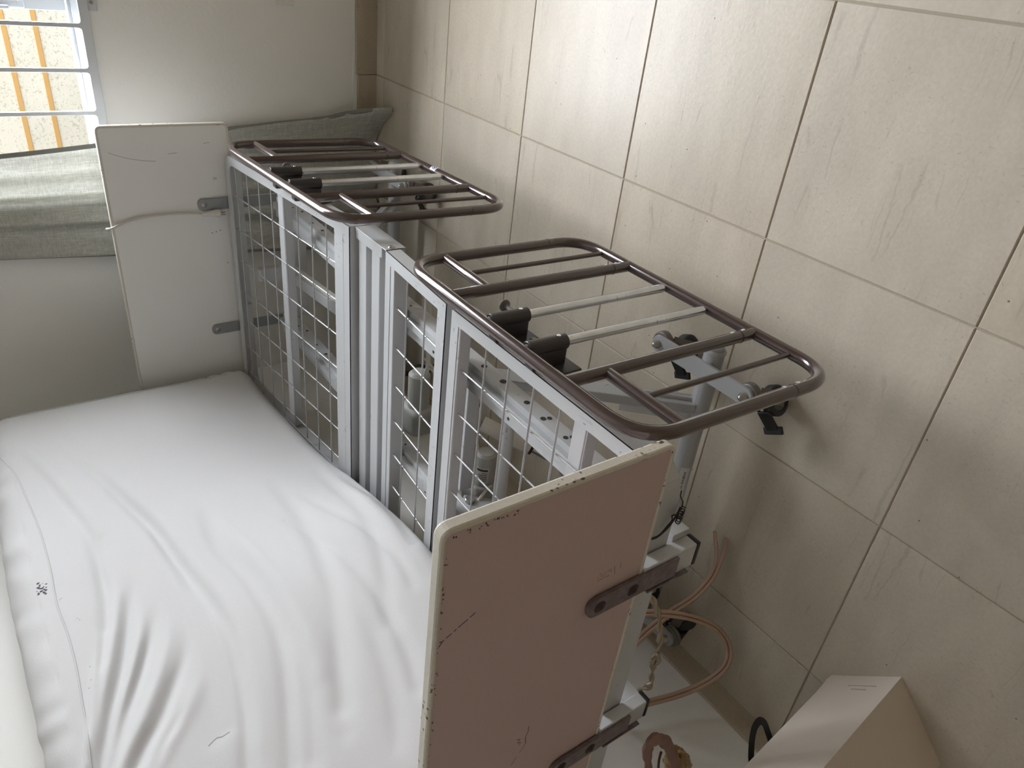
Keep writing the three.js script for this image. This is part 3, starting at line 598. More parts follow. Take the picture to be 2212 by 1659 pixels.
function baseTube(z, turns) {
  const tb = part('base_tube', rod(V(-1.185, 0.11, z), V(-0.257, 0.11, z), 0.0255, 28), M.bedBase, bed, true);
  for (const [x, d] of [[-0.257, 1], [-1.185, -1]]) { part('end_ring', cyl(V(x - 0.012 * d, 0.11, z), V(x + 0.002 * d, 0.11, z), 0.0275, 28), M.bedBase, tb, true); part('end_cap', lathe([[0.0225, 0], [0.022, 0.004], [0.016, 0.008], [0, 0.0095]], V(x + 0.001 * d, 0.11, z), V(d, 0, 0), 28), M.capGrey, tb, true); }
  let k = 0;
  for (const x of [-0.308, -1.138]) {
    const S = rrect(new THREE.Shape(), x - 0.022, x + 0.022, z - 0.168, z + 0.152, 0.0215);
    part('caster_plate', remap(ext(S, 0.008, 0.001, 10), (a, b, d) => [a, 0.1355 + d, b]), M.bedBase, tb);
    for (const dz of [-0.15, 0.132]) caster(bed, x, z + dz, turns[k++]);
  }
  return tb;
}
const tubeFoot = baseTube(1.512, [2.75, 2.6, 1.2, -2.1]);
part('collar', cyl(V(-1.068, 0.11, 1.512), V(-1.092, 0.11, 1.512), 0.037, 28), M.black, tubeFoot, true);
baseTube(-0.165, [2.2, 2.9, 1.0, 2.0]);
{ // marker scrawl and stamp on the foot tube
  const scrawl = canvasTex(512, 128, (c, w, h) => {
    c.fillStyle = '#c6c9cb'; c.fillRect(0, 0, w, h); c.strokeStyle = '#1c1a1a'; c.fillStyle = '#1c1a1a'; c.lineWidth = 5;
    c.beginPath(); c.ellipse(250, 64, 82, 40, 0, 0.3, 6.0); c.stroke(); c.font = 'bold 52px sans-serif'; c.fillText('MC', 212, 84); c.font = 'bold 40px sans-serif'; c.fillText('A.SSBH', 350, 82);
    c.lineWidth = 6; c.beginPath(); c.moveTo(20, 90); c.quadraticCurveTo(60, 10, 80, 70); c.quadraticCurveTo(95, 120, 120, 40); c.lineTo(150, 96); c.stroke();
  });
  const n = 10, pos = [], uv = [], idx = [], xa = -0.82, xb = -0.60;
  for (let j = 0; j <= 1; j++) for (let i = 0; i <= n; i++) {
    const a = 0.05 + 1.0 * i / n; pos.push(xa + (xb - xa) * j, 0.11 + Math.sin(a) * 0.0257, 1.512 + Math.cos(a) * 0.0257); uv.push(j, i / n);
    if (i && j) { const q = (n + 1) + i; idx.push(q - n - 2, q - n - 1, q, q - n - 2, q, q - 1); }
  }
  const g = new THREE.BufferGeometry(); g.setAttribute('position', new THREE.Float32BufferAttribute(pos, 3)); g.setAttribute('uv', new THREE.Float32BufferAttribute(uv, 2)); g.setIndex(idx); g.computeVertexNormals();
  part('marking', g, std({ map: scrawl, roughness: 0.4 }), tubeFoot, true, 'black stamp and scrawl on the grey tube');
}

// ---------------------------------------------------------------- drives and cables under the deck
{
  // backrest drive: motor across the bed, gear box, push tube
  const a1 = part('actuator', cyl(V(-0.70, 0.43, 0.655), V(-0.86, 0.43, 0.655), 0.036, 24, 0.3), M.motor, bed, true, 'grey drive motor under the deck');
  part('gear_box', box(-0.93, -0.83, 0.385, 0.475, 0.60, 0.71, 0.02), M.motor, a1);
  part('push_tube', rod(V(-0.88, 0.43, 0.61), V(-0.80, 0.49, 0.33), 0.022, 18), M.motor, a1, true);
  part('piston', rod(V(-0.80, 0.49, 0.33), V(-0.77, 0.515, 0.2), 0.011, 14), M.steel, a1, true);
  // thigh drive
  const a2 = part('actuator', cyl(V(-0.60, 0.45, 0.985), V(-0.745, 0.45, 0.985), 0.03, 24, 0.3), M.motor, bed, true, 'grey drive motor under the deck');
  part('elbow', sweep(dense([V(-0.56, 0.5, 0.93), V(-0.575, 0.485, 0.95), V(-0.595, 0.455, 0.98), V(-0.63, 0.45, 0.985)], 16), 0.031, 18), M.motorWhite, a2, true);
  part('clamp', cyl(V(-0.62, 0.45, 0.985), V(-0.632, 0.45, 0.985), 0.0335, 20), M.slot, a2, true);
  // lift drive: motor with label, tapered push tube running down to the foot arms
  const a3 = part('actuator', cyl(V(-0.735, 0.445, 1.085), V(-0.86, 0.445, 1.085), 0.031, 24, 0.25), M.motor, bed, true, 'cream drive motor with printed label');
  part('gear_box', box(-0.93, -0.845, 0.4, 0.49, 1.03, 1.13, 0.018), M.motor, a3);
  part('push_tube', rod(V(-0.70, 0.41, 1.0), V(-0.755, 0.3, 1.105), 0.024, 18), M.motorWhite, a3, true);
  part('collar', rod(V(-0.755, 0.3, 1.105), V(-0.758, 0.294, 1.111), 0.021, 18), M.slot, a3, true);
  part('piston', rod(V(-0.757, 0.297, 1.108), V(-0.80, 0.215, 1.19), 0.013, 14), M.steel, a3, true);
  part('fork_end', cyl(V(-0.775, 0.21, 1.195), V(-0.825, 0.21, 1.195), 0.028, 18), M.motor, a3, true);
  const lab = canvasTex(128, 128, (c) => { c.fillStyle = '#c4c2b8'; c.fillRect(0, 0, 128, 128); c.fillStyle = '#2f3136'; c.fillRect(10, 12, 108, 16); for (let i = 0; i < 5; i++) c.fillRect(14, 42 + i * 15, 50 + (i * 37) % 46, 5); });
  const n = 10, pos = [], uv = [], idx = [];
  for (let j = 0; j <= 1; j++) for (let i = 0; i <= n; i++) { const a = 0.2 + 1.3 * i / n; pos.push(-0.775 - 0.055 * j, 0.445 + Math.sin(a) * 0.0314, 1.085 + Math.cos(a) * 0.0314); uv.push(i / n, 1 - j); if (i && j) { const q = (n + 1) + i; idx.push(q - n - 2, q - n - 1, q, q - n - 2, q, q - 1); } }
  const lg = new THREE.BufferGeometry(); lg.setAttribute('position', new THREE.Float32BufferAttribute(pos, 3)); lg.setAttribute('uv', new THREE.Float32BufferAttribute(uv, 2)); lg.setIndex(idx); lg.computeVertexNormals();
  part('rating_label', lg, std({ map: lab, roughness: 0.5 }), a3, true);
  part('control_box', box(-0.84, -0.66, 0.40, 0.455, 0.78, 0.93, 0.014), M.motor, bed);
  part('curved_guard', (() => { const pts = []; for (let i = 0; i <= 10; i++) { const a = -0.3 + 1.9 * i / 10; pts.push(V(-0.96, 0.36 + Math.sin(a) * 0.06, 0.54 + Math.cos(a) * 0.06)); } return sweep(pts, 0.05, 10, false, 1, 0.06); })(), M.bed, bed, true);
  // cables
  const cab = (name, pts, r, mat = M.cable) => part(name, sweep(dense(pts, 60), r, 8), mat, bed, true);
  cab('motor_cable', [V(-0.56, 0.5, 0.80), V(-0.60, 0.48, 0.86), V(-0.66, 0.5, 0.9), V(-0.72, 0.49, 1.0), V(-0.80, 0.5, 1.04)], 0.004);
  cab('motor_cable', [V(-0.58, 0.495, 0.82), V(-0.61, 0.475, 0.87), V(-0.68, 0.49, 0.91), V(-0.70, 0.47, 0.97)], 0.0035);
  cab('motor_cable', [V(-0.52, 0.48, 0.72), V(-0.55, 0.46, 0.74), V(-0.62, 0.45, 0.74), V(-0.7, 0.44, 0.7), V(-0.74, 0.43, 0.66)], 0.0075, M.motorWhite);
  cab('motor_cable', [V(-0.50, 0.49, 0.78), V(-0.48, 0.43, 0.8), V(-0.5, 0.4, 0.76), V(-0.58, 0.41, 0.76), V(-0.65, 0.42, 0.72)], 0.004, M.blackWire);
  cab('motor_cable', [V(-0.87, 0.48, 1.1), V(-0.9, 0.52, 1.13), V(-0.86, 0.53, 1.16), V(-0.82, 0.48, 1.15), V(-0.84, 0.44, 1.12)], 0.0045);
  cab('motor_cable', [V(-0.69, 0.47, 0.985), V(-0.7, 0.46, 1.03), V(-0.73, 0.46, 1.06), V(-0.76, 0.47, 1.075)], 0.004);
}

// ================================================================ MATTRESS (on its long edge, leaning on the wall)
{
  const ZA = -0.2, ZB = 1.74, TH = 0.165, TOP = 1.645;
  const lut = (t, x) => { for (let i = 0; i + 1 < t.length; i++) if (x <= t[i + 1][0]) { const k = clamp((x - t[i][0]) / (t[i + 1][0] - t[i][0]), 0, 1); return t[i][1] + (t[i + 1][1] - t[i][1]) * k; } return t[t.length - 1][1]; };
  const soft = (t, x, w) => { let a = 0; for (let i = -4; i <= 4; i++) a += lut(t, clamp(x + i * w / 4, -0.2, 1.75)); return a / 9; };
  const baseX = [[-0.2, -1.035], [0, -1.07], [0.36, -1.087], [0.55, -1.07], [0.71, -1.03], [0.82, -0.985], [1.0, -0.942], [1.15, -0.923], [1.75, -0.915]];
  const topX = [[-0.2, -1.035], [0.2, -1.06], [0.8, -1.085], [1.75, -1.09]];
  const y0 = (z) => (z < 0.613 ? yHead(z) : 0.651 + 0.006 * smooth(0.61, 0.9, z)) + 0.001;
  // folds traced from the photograph: [pixels, depth (m, + outward), width (m), ends fade]
  const FOLDS = [
    [[[0, 952], [51, 995], [96, 1036], [142, 1087], [182, 1135], [200, 1175], [216, 1240], [222, 1340]], -0.007, 0.016],
    [[[0, 935], [60, 975], [120, 1030], [170, 1085], [210, 1140]], 0.006, 0.02],
    [[[274, 1225], [274, 1260], [272, 1295], [268, 1352], [256, 1431], [238, 1500], [223, 1581], [208, 1656], [200, 1700]], -0.015, 0.017],
    [[[250, 1230], [247, 1300], [238, 1380], [225, 1450], [212, 1530], [195, 1640]], 0.009, 0.015],
    [[[207, 1330], [204, 1400], [200, 1446], [192, 1551], [186, 1640]], 0.007, 0.008],
    [[[300, 1270], [300, 1340], [285, 1420], [262, 1500], [240, 1580], [222, 1660]], 0.011, 0.016],
    [[[327, 1280], [322, 1346], [307, 1407], [280, 1485], [256, 1551], [236, 1640]], -0.012, 0.014],
    [[[365, 1300], [360, 1370], [340, 1450], [308, 1530], [272, 1610], [252, 1665]], 0.010, 0.018],
    [[[402, 1320], [394, 1400], [370, 1467], [340, 1536], [301, 1605], [278, 1665]], -0.011, 0.017],
    [[[440, 1400], [420, 1480], [385, 1550], [340, 1620], [312, 1668]], 0.007, 0.02],
    [[[395, 1500], [380, 1540], [350, 1590], [330, 1640]], -0.006, 0.013],
    [[[120, 945], [167, 988], [228, 1036], [279, 1084], [329, 1127], [370, 1184], [421, 1250], [460, 1304], [493, 1364], [517, 1446], [532, 1551], [534, 1660]], -0.014, 0.019],
    [[[150, 950], [215, 1000], [275, 1050], [335, 1105], [390, 1170], [445, 1245], [490, 1310], [525, 1390], [550, 1480], [560, 1600]], 0.004, 0.024],
    [[[415, 1070], [440, 1110], [469, 1178], [517, 1232], [560, 1295], [600, 1380], [622, 1500], [628, 1655]], -0.012, 0.022],
    [[[300, 1160], [350, 1240], [390, 1320], [430, 1400], [455, 1480], [462, 1580]], -0.005, 0.025],
    [[[692, 965], [732, 1018], [772, 1063], [819, 1117], [851, 1164], [890, 1240]], -0.008, 0.020],
    [[[715, 975], [755, 1022], [800, 1070], [850, 1125], [900, 1190]], 0.006, 0.016],
    [[[790, 1030], [825, 1079], [851, 1111], [890, 1160]], -0.006, 0.012],
    [[[640, 960], [690, 1020], [727, 1066], [758, 1111], [785, 1154], [820, 1250], [840, 1400]], -0.007, 0.024],
    [[[560, 1000], [610, 1070], [660, 1150], [700, 1250], [730, 1380], [740, 1550]], -0.009, 0.026],
    [[[192, 1140], [210, 1214], [229, 1274], [225, 1340], [212, 1420]], -0.006, 0.014],
    [[[400, 1060], [467, 1142], [530, 1220], [583, 1298], [630, 1390], [661, 1473], [680, 1648]], -0.007, 0.02],
    [[[430, 1060], [497, 1142], [560, 1215], [615, 1298], [662, 1390], [690, 1480]], 0.005, 0.02],
    [[[540, 1060], [603, 1123], [680, 1185], [739, 1239], [795, 1310], [836, 1375], [880, 1470], [900, 1540]], -0.008, 0.019],
    [[[620, 1050], [680, 1103], [745, 1155], [797, 1200], [850, 1260], [890, 1330]], -0.006, 0.016],
    [[[90, 930], [146, 977], [240, 1050], [321, 1123], [375, 1200], [418, 1278], [450, 1350], [486, 1450], [496, 1560]], -0.006, 0.018],
    [[[640, 1250], [700, 1360], [735, 1470], [750, 1600]], -0.006, 0.026],
    [[[760, 1330], [810, 1430], [845, 1540], [860, 1640]], -0.006, 0.022],
  ].map(([px, A, w]) => ({ A, w, pts: dense(px.map(([a, b]) => onX(a, b, -1.055)), 30) }));
  const foldAt = (y, z) => {
    let s = 0;
    for (const f of FOLDS) {
      let best = 1e9, bt = 0;
      for (let i = 0; i + 1 < f.pts.length; i++) {
        const a = f.pts[i], b = f.pts[i + 1], dy = b.y - a.y, dz = b.z - a.z, t = clamp(((y - a.y) * dy + (z - a.z) * dz) / (dy * dy + dz * dz + 1e-9), 0, 1);
        const d = (y - a.y - t * dy) ** 2 + (z - a.z - t * dz) ** 2;
        if (d < best) { best = d; bt = (i + t) / (f.pts.length - 1); }
      }
      if (best < f.w * f.w * 9) s += f.A * Math.exp(-best / (f.w * f.w)) * smooth(0, 0.42, bt) * (1 - 0.3 * smooth(0.85, 1, bt));
    }
    return s;
  };
  const NS = 250, NP = 250, pos = [], uv = [], idx = [];
  const prof = [];                                         // closed cross-section: t in [0,1] -> (across 0..1 from front, up 0..1)
  {
    const w = TH, h = 0.97, r = 0.062, rt = 0.075, P = [];
    const arc = (cx, cy, rr, a0, a1, n) => { for (let i = 0; i <= n; i++) { const a = a0 + (a1 - a0) * i / n; P.push([cx + Math.cos(a) * rr, cy + Math.sin(a) * rr]); } };
    const nf = 140;
    for (let i = 0; i <= nf; i++) P.push([0, r + (h - r - rt) * i / nf]);
    arc(rt, h - rt, rt, Math.PI, Math.PI / 2, 22); arc(w - rt, h - rt, rt, Math.PI / 2, 0, 16);
    for (let i = 1; i < 20; i++) P.push([w, h - rt - (h - r - rt) * i / 20]);
    arc(w - r, r, r, 0, -Math.PI / 2, 16); arc(r, r, r, -Math.PI / 2, -Math.PI, 18);
    P.forEach((p) => prof.push(p));
  }
  const n = prof.length;
  for (let s = 0; s <= NS; s++) {
    const k = s / NS, e = 0.06;
    let z = ZA + (ZB - ZA) * k, sh = 0;
    const dEnd = Math.min(z - ZA, ZB - z);
    if (dEnd < e) sh = e - Math.sqrt(Math.max(0, e * e - (e - dEnd) ** 2));   // rounded ends
    for (let i = 0; i <= n; i++) {
      const [a, b] = prof[i % n], yb = y0(z), up = b / 0.97, H0 = TOP - yb + 0.012 * Math.sin(z * 3);
      const cx = TH / 2, dx0 = a - cx, shx = clamp(1 - sh / (TH / 2) * 0.92, 0.05, 1), shy = sh * 0.9;
      let y = yb + shy + (H0 - 2 * shy) * up;
      const bx = soft(baseX, z, 0.06 + 0.2 * smooth(0.02, 0.3, up)), xf = bx + (soft(topX, z, 0.2) - bx) * smooth(0.0, 0.8, up);
      let x = xf - (cx + dx0 * shx) + 0.0;
      const front = smooth(0.6, 0.05, a / TH);
      if (front > 0 && y > 0.6) { const f = foldAt(y, z) * front; x += f; if (up > 0.9) y += f * 0.6; }
      // soft small puckers along the hem at the top edge and on the head end
      if (up > 0.93) { const pk = 0.004 * (vnoise(z * 14, a * 30, 997, 997, 5) - 0.5) + 0.0014 * Math.sin(z * 61 + a * 40 + 6 * vnoise(z * 5, 2, 97, 97, 9)) * vnoise(z * 8, 3, 97, 97, 8); x += pk; y += pk; }
      if (z < -0.12 && up < 0.2) x += 0.004 * Math.sin(y * 120 + z * 60) * smooth(-0.12, -0.19, z);
      x = Math.max(x, ROOM.x0 + 0.006);
      pos.push(x, y, z); uv.push((z + 0.3) / 2.1, (y - 0.6) / 1.1);
      if (s && i) { const q = s * (n + 1) + i; idx.push(q - n - 2, q - n - 1, q, q - n - 2, q, q - 1); }
    }
  }
  for (const s of [0, NS]) { const base = pos.length / 3, o = s * (n + 1); let cx = 0, cy = 0, cz = 0; for (let i = 0; i < n; i++) { cx += pos[(o + i) * 3]; cy += pos[(o + i) * 3 + 1]; cz += pos[(o + i) * 3 + 2]; } pos.push(cx / n, cy / n, cz / n); uv.push(0.5, 0.5); for (let i = 1; i <= n; i++) idx.push(base, o + i - 1, o + i); }
  const g = new THREE.BufferGeometry();
  g.setAttribute('position', new THREE.Float32BufferAttribute(pos, 3)); g.setAttribute('uv', new THREE.Float32BufferAttribute(uv, 2)); g.setIndex(idx); g.computeVertexNormals();
  const cotton = canvasTex(2048, 1024, (c, w, h) => {
    c.fillStyle = '#cbcbca'; c.fillRect(0, 0, w, h);
    const U = (z) => (z + 0.3) / 2.1 * w, Q = (y) => (1 - (y - 0.6) / 1.1) * h;
    for (let i = 0; i < 9000; i++) { c.fillStyle = `rgba(${rnd() > 0.5 ? '255,255,255' : '190,190,192'},0.06)`; const q = rnd(); c.fillRect(rnd() * w, rnd() * h, q > 0.5 ? 6 : 1.5, q > 0.5 ? 1.5 : 6); }
    const dot = (p, r, col) => { c.fillStyle = col; c.beginPath(); c.arc(U(p.z) , Q(p.y), r, 0, 7); c.fill(); };
    for (let i = 0; i < 26; i++) dot(onX(92 + (rnd() - 0.5) * 22, 1278 + (rnd() - 0.5) * 26, -1.09), 0.8 + rnd() * 2.6, '#4b4a4f');
    for (const [x, y] of [[163, 1322], [168, 1325], [190, 1425], [193, 1455], [188, 1472], [129, 1280], [126, 1283], [697, 957], [820, 1108], [614, 1139]]) dot(onX(x, y, -1.06), 1.1, '#6b6a6c');
    c.strokeStyle = '#7d7c80'; c.lineWidth = 2.2; c.beginPath(); [[447, 1594], [458, 1583], [466, 1577], [478, 1576], [494, 1567]].forEach(([x, y], i) => { const p = onX(x, y, -1.05); i ? c.lineTo(U(p.z), Q(p.y)) : c.moveTo(U(p.z), Q(p.y)); }); c.stroke();
  });
  M.cotton = std({ map: cotton, roughness: 0.9, sheen: 0.5, sheenRoughness: 0.6, bumpMap: rep(fineGrain, 40, 20), bumpScale: 0.0004 });
  const mt = thing('mattress', 'white sheeted mattress standing on its long edge on the bed and leaning on the wall', 'mattress', V(-1.05, 0.66, 0.77));
  const sheet = part('fitted_sheet', g, M.cotton, mt, true);
  // hem seams lying on the cloth
  const find = (y, z) => { let best = 1e9, bx = -1.06; const P = sheet.geometry.attributes.position; const o = mt.position; const s0 = Math.round((z - ZA) / (ZB - ZA) * NS); for (let s = Math.max(0, s0 - 1); s <= Math.min(NS, s0 + 1); s++) for (let i = 0; i < 165; i++) { const q = s * (n + 1) + i, d = (P.getY(q) + o.y - y) ** 2 + (P.getZ(q) + o.z - z) ** 2; if (d < best) { best = d; bx = P.getX(q) + o.x; } } return bx; };
  const seam = (px) => { const a = dense(px.map(([x, y]) => onX(x, y, -1.05)), 46).filter((p) => p.z > ZA && p.y < 1.62); return a.map((p) => V(find(p.y, p.z) + 0.001, p.y, p.z)); };
  part('hem', sweep([...Array(30)].map((_, i) => { const y = 0.83 + 0.74 * i / 29; return V(find(y, -0.155) + 0.0008, y, -0.155); }), 0.0022, 8, false, 1, 0.6), M.cotton, sheet, true);
  part('hem', sweep(seam([[0, 982], [30, 1018], [58, 1076], [84, 1140], [104, 1215], [118, 1290], [140, 1350], [158, 1420], [170, 1490], [182, 1560], [192, 1655]]), 0.0026, 8, false, 1, 0.6), M.cotton, sheet, true);
}

// ================================================================ CORDS, TUBES AND SMALL THINGS
{ // power cord over the headboard
  const pc = thing('power_cord', 'cream power cord draped over the headboard, plug dangling in front', 'power cord', V(-0.42, 0.8, -0.24));
  const zf = HB.z1 + 0.007;
  part('cable', sweep(dense([V(-0.43, 0.78, -0.275), V(-0.45, 0.9, -0.276), V(-0.456, 1.0, -0.277), V(-0.458, 1.12, -0.277), V(-0.452, 1.149, -0.268), V(-0.446, 1.152, -0.252), V(-0.44, 1.14, zf), V(-0.424, 1.1, zf), V(-0.412, 1.05, zf), V(-0.408, 0.96, zf), V(-0.412, 0.88, zf + 0.002), V(-0.418, 0.835, zf + 0.006)], 90), 0.0042, 10), M.cable, pc, true);
  const pl = part('plug', merge([sweep(dense([V(-0.418, 0.845, zf + 0.005), V(-0.417, 0.82, zf + 0.008), V(-0.416, 0.80, zf + 0.011)], 14), (t) => 0.0065 + 0.006 * t, 16), cyl(V(-0.416, 0.803, zf + 0.011), V(-0.416, 0.782, zf + 0.014), 0.0145, 22, 0.2)]), M.motorWhite, pc);
  for (const [dx, dz, r] of [[-0.005, 0.004, 0.0012], [0.005, 0.004, 0.0012], [0, -0.005, 0.002]]) part('prong', cyl(V(-0.416 + dx, 0.784, zf + 0.014 + dz), V(-0.416 + dx, 0.765, zf + 0.016 + dz), r + 0.0008, 8), M.steel, pl, true);
}
{ // paired rubber tubing below the footboard
  const tt = thing('rubber_tubing', 'pinkish beige twin rubber tubing looped below the footboard', 'tubing', V(-0.8, 0, 1.8));
  const at = (x, y, h) => onY(x, y, h);
  const mid = [at(1556, 1150, 0.03), at(1555, 1195, 0.03), at(1538, 1245, 0.05), at(1500, 1288, 0.09), at(1450, 1322, 0.15), at(1400, 1362, 0.22), at(1352, 1402, 0.29), at(1318, 1395, 0.33), at(1322, 1350, 0.33), at(1382, 1326, 0.27), at(1440, 1326, 0.2), at(1500, 1336, 0.13), at(1548, 1358, 0.075), at(1573, 1395, 0.05), at(1570, 1434, 0.06), at(1535, 1468, 0.1), at(1480, 1495, 0.16), at(1420, 1513, 0.24), at(1362, 1524, 0.32), at(1310, 1520, 0.38), at(1290, 1490, 0.42)];
  for (const s of [-1, 1]) {
    const c = dense(mid, 140), out = c.map((p, i) => { const t = c[Math.min(i + 1, 140)].clone().sub(c[Math.max(i - 1, 0)]).normalize(), v = CAM.clone().sub(p).normalize(), w = t.cross(v).normalize(); const sp = 0.0052 + 0.009 * smooth(12, 0, i); return p.clone().addScaledVector(w, s * sp); });
    part('tube', sweep(s > 0 ? out : out.slice(2), 0.0052, 12), M.tubing, tt, true);
  }
}
{ // cord wrapped in twisted clear film
  const k = thing('wrapped_cord', 'cord twisted in glossy clear plastic film hanging beneath the footboard', 'cord', V(-0.85, 0.3, 1.8));
  const c = dense([[1392, 1250, 0.4], [1400, 1275, 0.38], [1412, 1300, 0.36], [1422, 1330, 0.33], [1426, 1365, 0.31], [1424, 1395, 0.3], [1413, 1425, 0.29], [1408, 1455, 0.29], [1404, 1480, 0.3], [1383, 1490, 0.32], [1374, 1508, 0.34], [1360, 1522, 0.37], [1330, 1545, 0.43], [1310, 1560, 0.5]].map(([x, y, h]) => onY(x, y, h)), 110);
  for (const s of [0, Math.PI]) part('twist', sweep(c.map((p, i) => { const a = i * 0.42 + s, t = c[Math.min(i + 1, 110)].clone().sub(c[Math.max(i - 1, 0)]).normalize(), n1 = V(0, 0, 1).cross(t).normalize(), n2 = t.clone().cross(n1); return p.clone().addScaledVector(n1, Math.cos(a) * 0.0036).addScaledVector(n2, Math.sin(a) * 0.0036); }), (t) => 0.0045 + 0.0016 * Math.sin(t * 43) + 0.0012 * Math.sin(t * 91 + 1), 9), M.cling, k, true);
  part('knot', sweep(dense([onY(1408, 1422, 0.29), onY(1420, 1414, 0.3), onY(1424, 1428, 0.295), onY(1410, 1436, 0.285), onY(1404, 1426, 0.295)], 30), 0.0048, 9), M.cling, k, true);
}
{ // black tie wire round the deck end
  const k = thing('tie_wire', 'thin black wire tied around the foot end bar of the bed frame', 'wire', V(-0.35, 0.6, 1.86));
  const w = (pts, n = 50, r = 0.0014) => part('strand', sweep(dense(pts.map(([x, y, z]) => onZ(x, y, z)), n), r, 6), M.blackWire, k, true);
  w([[1392, 1162, 1.872], [1400, 1165, 1.872], [1416, 1162, 1.872], [1430, 1152, 1.872], [1444, 1138, 1.872], [1456, 1122, 1.872], [1464, 1108, 1.872], [1470, 1096, 1.872]], 50, 0.0017);
  w([[1392, 1160, 1.872], [1404, 1163, 1.872], [1424, 1156, 1.872], [1442, 1136, 1.872], [1452, 1124, 1.872], [1452, 1114, 1.872], [1462, 1112, 1.872]], 50, 0.0015);
  const curl = []; for (let i = 0; i < 26; i++) curl.push([1464 + i * 0.45 + 6 * Math.cos(i * 1.5), 1128 - i * 1.2 + 5 * Math.sin(i * 1.5), 1.874 + 0.004 * Math.sin(i)]);
  w(curl, 150, 0.0012); w([[1472, 1098, 1.872], [1475, 1085, 1.872], [1470, 1072, 1.872], [1472, 1060, 1.872]], 30, 0.0012); w([[1470, 1118, 1.872], [1473, 1112, 1.872], [1478, 1106, 1.872]], 20, 0.0014);
}
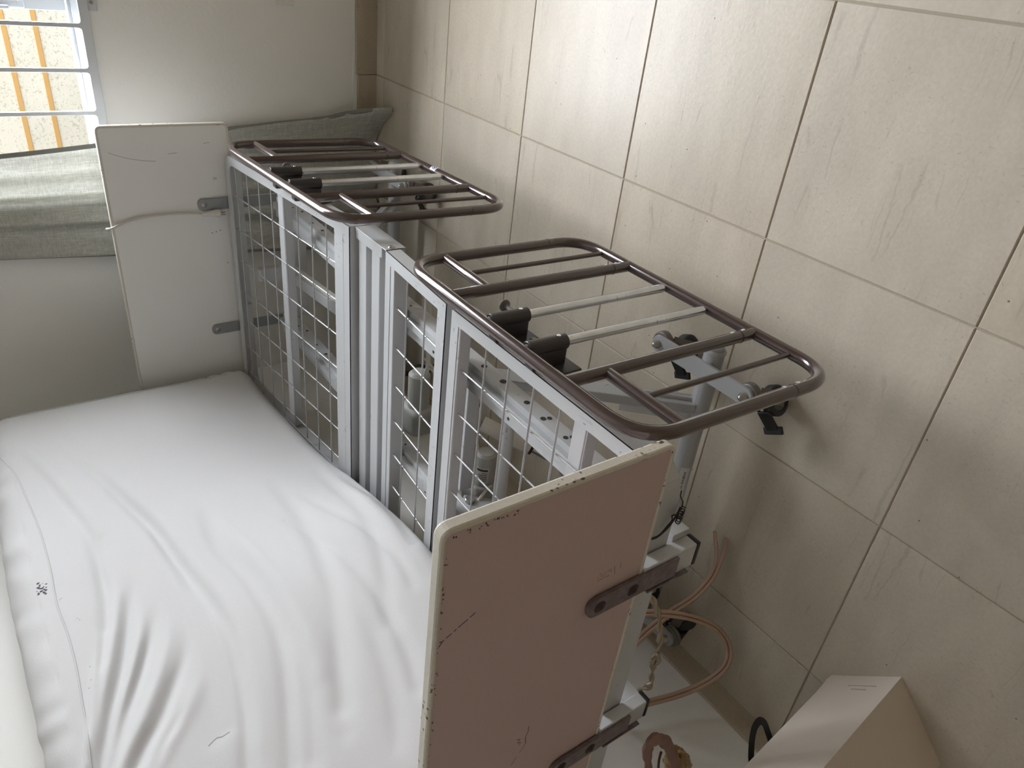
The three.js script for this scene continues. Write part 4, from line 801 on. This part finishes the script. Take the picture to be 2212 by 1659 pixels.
{ // shopping bag standing on the floor
  const a = onY(1798, 1459, 0), b = onY(1948, 1462, 0), ab = a.clone().sub(b), wid = 0.193;
  const r = ab.normalize(), dp = V(-r.z, 0, r.x); if (dp.z < 0) dp.negate();
  const A = b.clone().addScaledVector(r, wid), B = b.clone(), dep = 0.2, hgt = 0.385;
  const lean = V(-0.02, 0, 0.035);
  const bag = thing('shopping_bag', 'white paper shopping bag with black ribbon handle standing open on the floor', 'bag', V((A.x + B.x) / 2, 0, (A.z + B.z) / 2));
  const P = (s, d, v, bow = 0) => { const q = B.clone().addScaledVector(r, wid * s).addScaledVector(dp, dep * d + bow).addScaledVector(lean, v / hgt); q.y = v; return q; };
  function panel(name, f, mat, label) {                      // f(u,v) -> point, thin sheet with thickness
    const n = 16, pos = [], uv = [], idx = [];
    for (let L = 0; L < 2; L++) for (let j = 0; j <= n; j++) for (let i = 0; i <= n; i++) {
      const p = f(i / n, j / n, L * 0.0012); pos.push(p.x, p.y, p.z); uv.push(i / n, j / n);
      if (i && j) { const q = L * (n + 1) * (n + 1) + j * (n + 1) + i; idx.push(q - n - 2, q - n - 1, q, q - n - 2, q, q - 1); }
    }
    const g = new THREE.BufferGeometry(); g.setAttribute('position', new THREE.Float32BufferAttribute(pos, 3)); g.setAttribute('uv', new THREE.Float32BufferAttribute(uv, 2)); g.setIndex(idx); g.computeVertexNormals();
    return part(name, g, mat, bag, true, label);
  }
  const print = canvasTex(1024, 2048, (c, w, h) => {
    c.fillStyle = '#d8cec2'; c.fillRect(0, 0, w, h);
    c.fillStyle = '#1d1b1b'; c.textAlign = 'center'; c.font = '42px sans-serif';
    c.fillText('www.kbstores.com.do', w * 0.42, h * (1 - 0.108)); c.fillText('@kbinblack', w * 0.42, h * (1 - 0.148));
  });
  M.paperPrint = std({ map: print, roughness: 0.7, bumpMap: rep(plasterBump, 0.7), bumpScale: 0.0008 });
  const pucker = (u, v) => 0.004 * Math.exp(-((v - 0.06) ** 2) / 0.004) * Math.exp(-((u - 1) ** 2) / 0.02) + 0.003 * Math.sin(u * 3.1) * Math.sin(v * 2.6);
  panel('front_panel', (u, v, t) => P(u, 0, v * hgt, -pucker(u, v) + t), M.paperPrint, 'front panel printed with a web address');
  panel('back_panel', (u, v, t) => P(u, 1, v * hgt, 0.003 * Math.sin(u * 3.1) * v - t), M.paper);
  panel('side_panel', (u, v, t) => P(t / wid + (0.10 * Math.sin(u * Math.PI) * smooth(0.1, 1, v)), u, v * hgt), M.paper);
  panel('side_panel', (u, v, t) => P(1 - t / wid - (0.10 * Math.sin(u * Math.PI) * smooth(0.1, 1, v)), u, v * hgt), M.paper);
  panel('bottom_panel', (u, v, t) => P(u, v, 0.001 + t), M.paper);
  const n0 = A.clone().addScaledVector(r, 0.012), N = r;
  const hp = [[1636, 1672], [1624, 1650], [1623, 1618], [1626, 1588], [1632, 1568], [1642, 1557], [1651, 1562], [1658, 1580], [1664, 1598], [1668, 1625]].map(([x, y]) => onPlane(x, y, n0, N));
  const hc = dense(hp, 60), rp = [], ri = [], hw = 0.0085;
  hc.forEach((p, i) => {
    const t = hc[Math.min(i + 1, 60)].clone().sub(hc[Math.max(i - 1, 0)]).normalize(), w = N.clone().cross(t).normalize();
    for (const [a, b] of [[-1, -1], [1, -1], [1, 1], [-1, 1]]) { const q = p.clone().addScaledVector(w, a * hw).addScaledVector(N, b * 0.0006); rp.push(q.x, q.y, q.z); }
    if (i) for (let k = 0; k < 4; k++) { const A0 = (i - 1) * 4 + k, A1 = (i - 1) * 4 + (k + 1) % 4; ri.push(A0, A1, A1 + 4, A0, A1 + 4, A0 + 4); }
  });
  const rg = new THREE.BufferGeometry(); rg.setAttribute('position', new THREE.Float32BufferAttribute(rp, 3)); rg.setIndex(ri); rg.computeVertexNormals();
  part('ribbon_handle', rg, M.ribbon, bag, false, 'black ribbon handle');
}
{ // bundle tucked between the bed foot and the wall
  const z = 1.93;
  const k = thing('plastic_bundle', 'crumpled yellowish plastic bag with a brown cloth strap between bed foot and wall', 'bag', V(-1.1, 0.4, z));
  const strap = [[1402, 1690], [1400, 1650], [1399, 1618], [1408, 1600], [1424, 1596], [1440, 1606], [1452, 1630], [1462, 1665], [1468, 1695]].map(([x, y]) => onZ(x, y, z));
  part('strap', sweep(dense(strap, 50), (t) => 0.008 + 0.006 * Math.sin(t * 3.1) + 0.0016 * Math.sin(t * 34) + 0.001 * Math.sin(t * 77), 14, false, 1, 0.8), M.strapCloth, k, true);
  const c0 = onZ(1464, 1650, z - 0.03), g = new THREE.SphereGeometry(0.05, 40, 30), p = g.attributes.position;
  for (let i = 0; i < p.count; i++) { const v = V(p.getX(i), p.getY(i), p.getZ(i)), q = v.clone().normalize(); const d = 1 + 0.28 * (vnoise(q.x * 5 + 9, q.y * 5 + q.z * 4 + 9, 97, 97, 61) - 0.5) + 0.14 * Math.sin(q.x * 16 + q.y * 7); v.multiplyScalar(d); p.setXYZ(i, v.x * 2.0, v.y * 0.62, v.z * 0.55); }
  g.computeVertexNormals(); g.rotateZ(0.5);
  part('film', g.translate(c0.x, c0.y, c0.z), M.yellowBag, k, true);
  part('cord', sweep(dense([[1428, 1625], [1424, 1640], [1422, 1660], [1420, 1680]].map(([x, y]) => onZ(x, y, z)), 16), 0.003, 8), M.redCord, k, true);
  part('tie', sweep(dense([[1436, 1604], [1438, 1592], [1443, 1590], [1448, 1598]].map(([x, y]) => onZ(x, y, z - 0.02)), 16), 0.0012, 6), M.cable, k, true);
}

scene.traverse((o) => { if (o.isMesh) { o.castShadow = true; o.receiveShadow = true; } });
renderer.render(scene, camera);
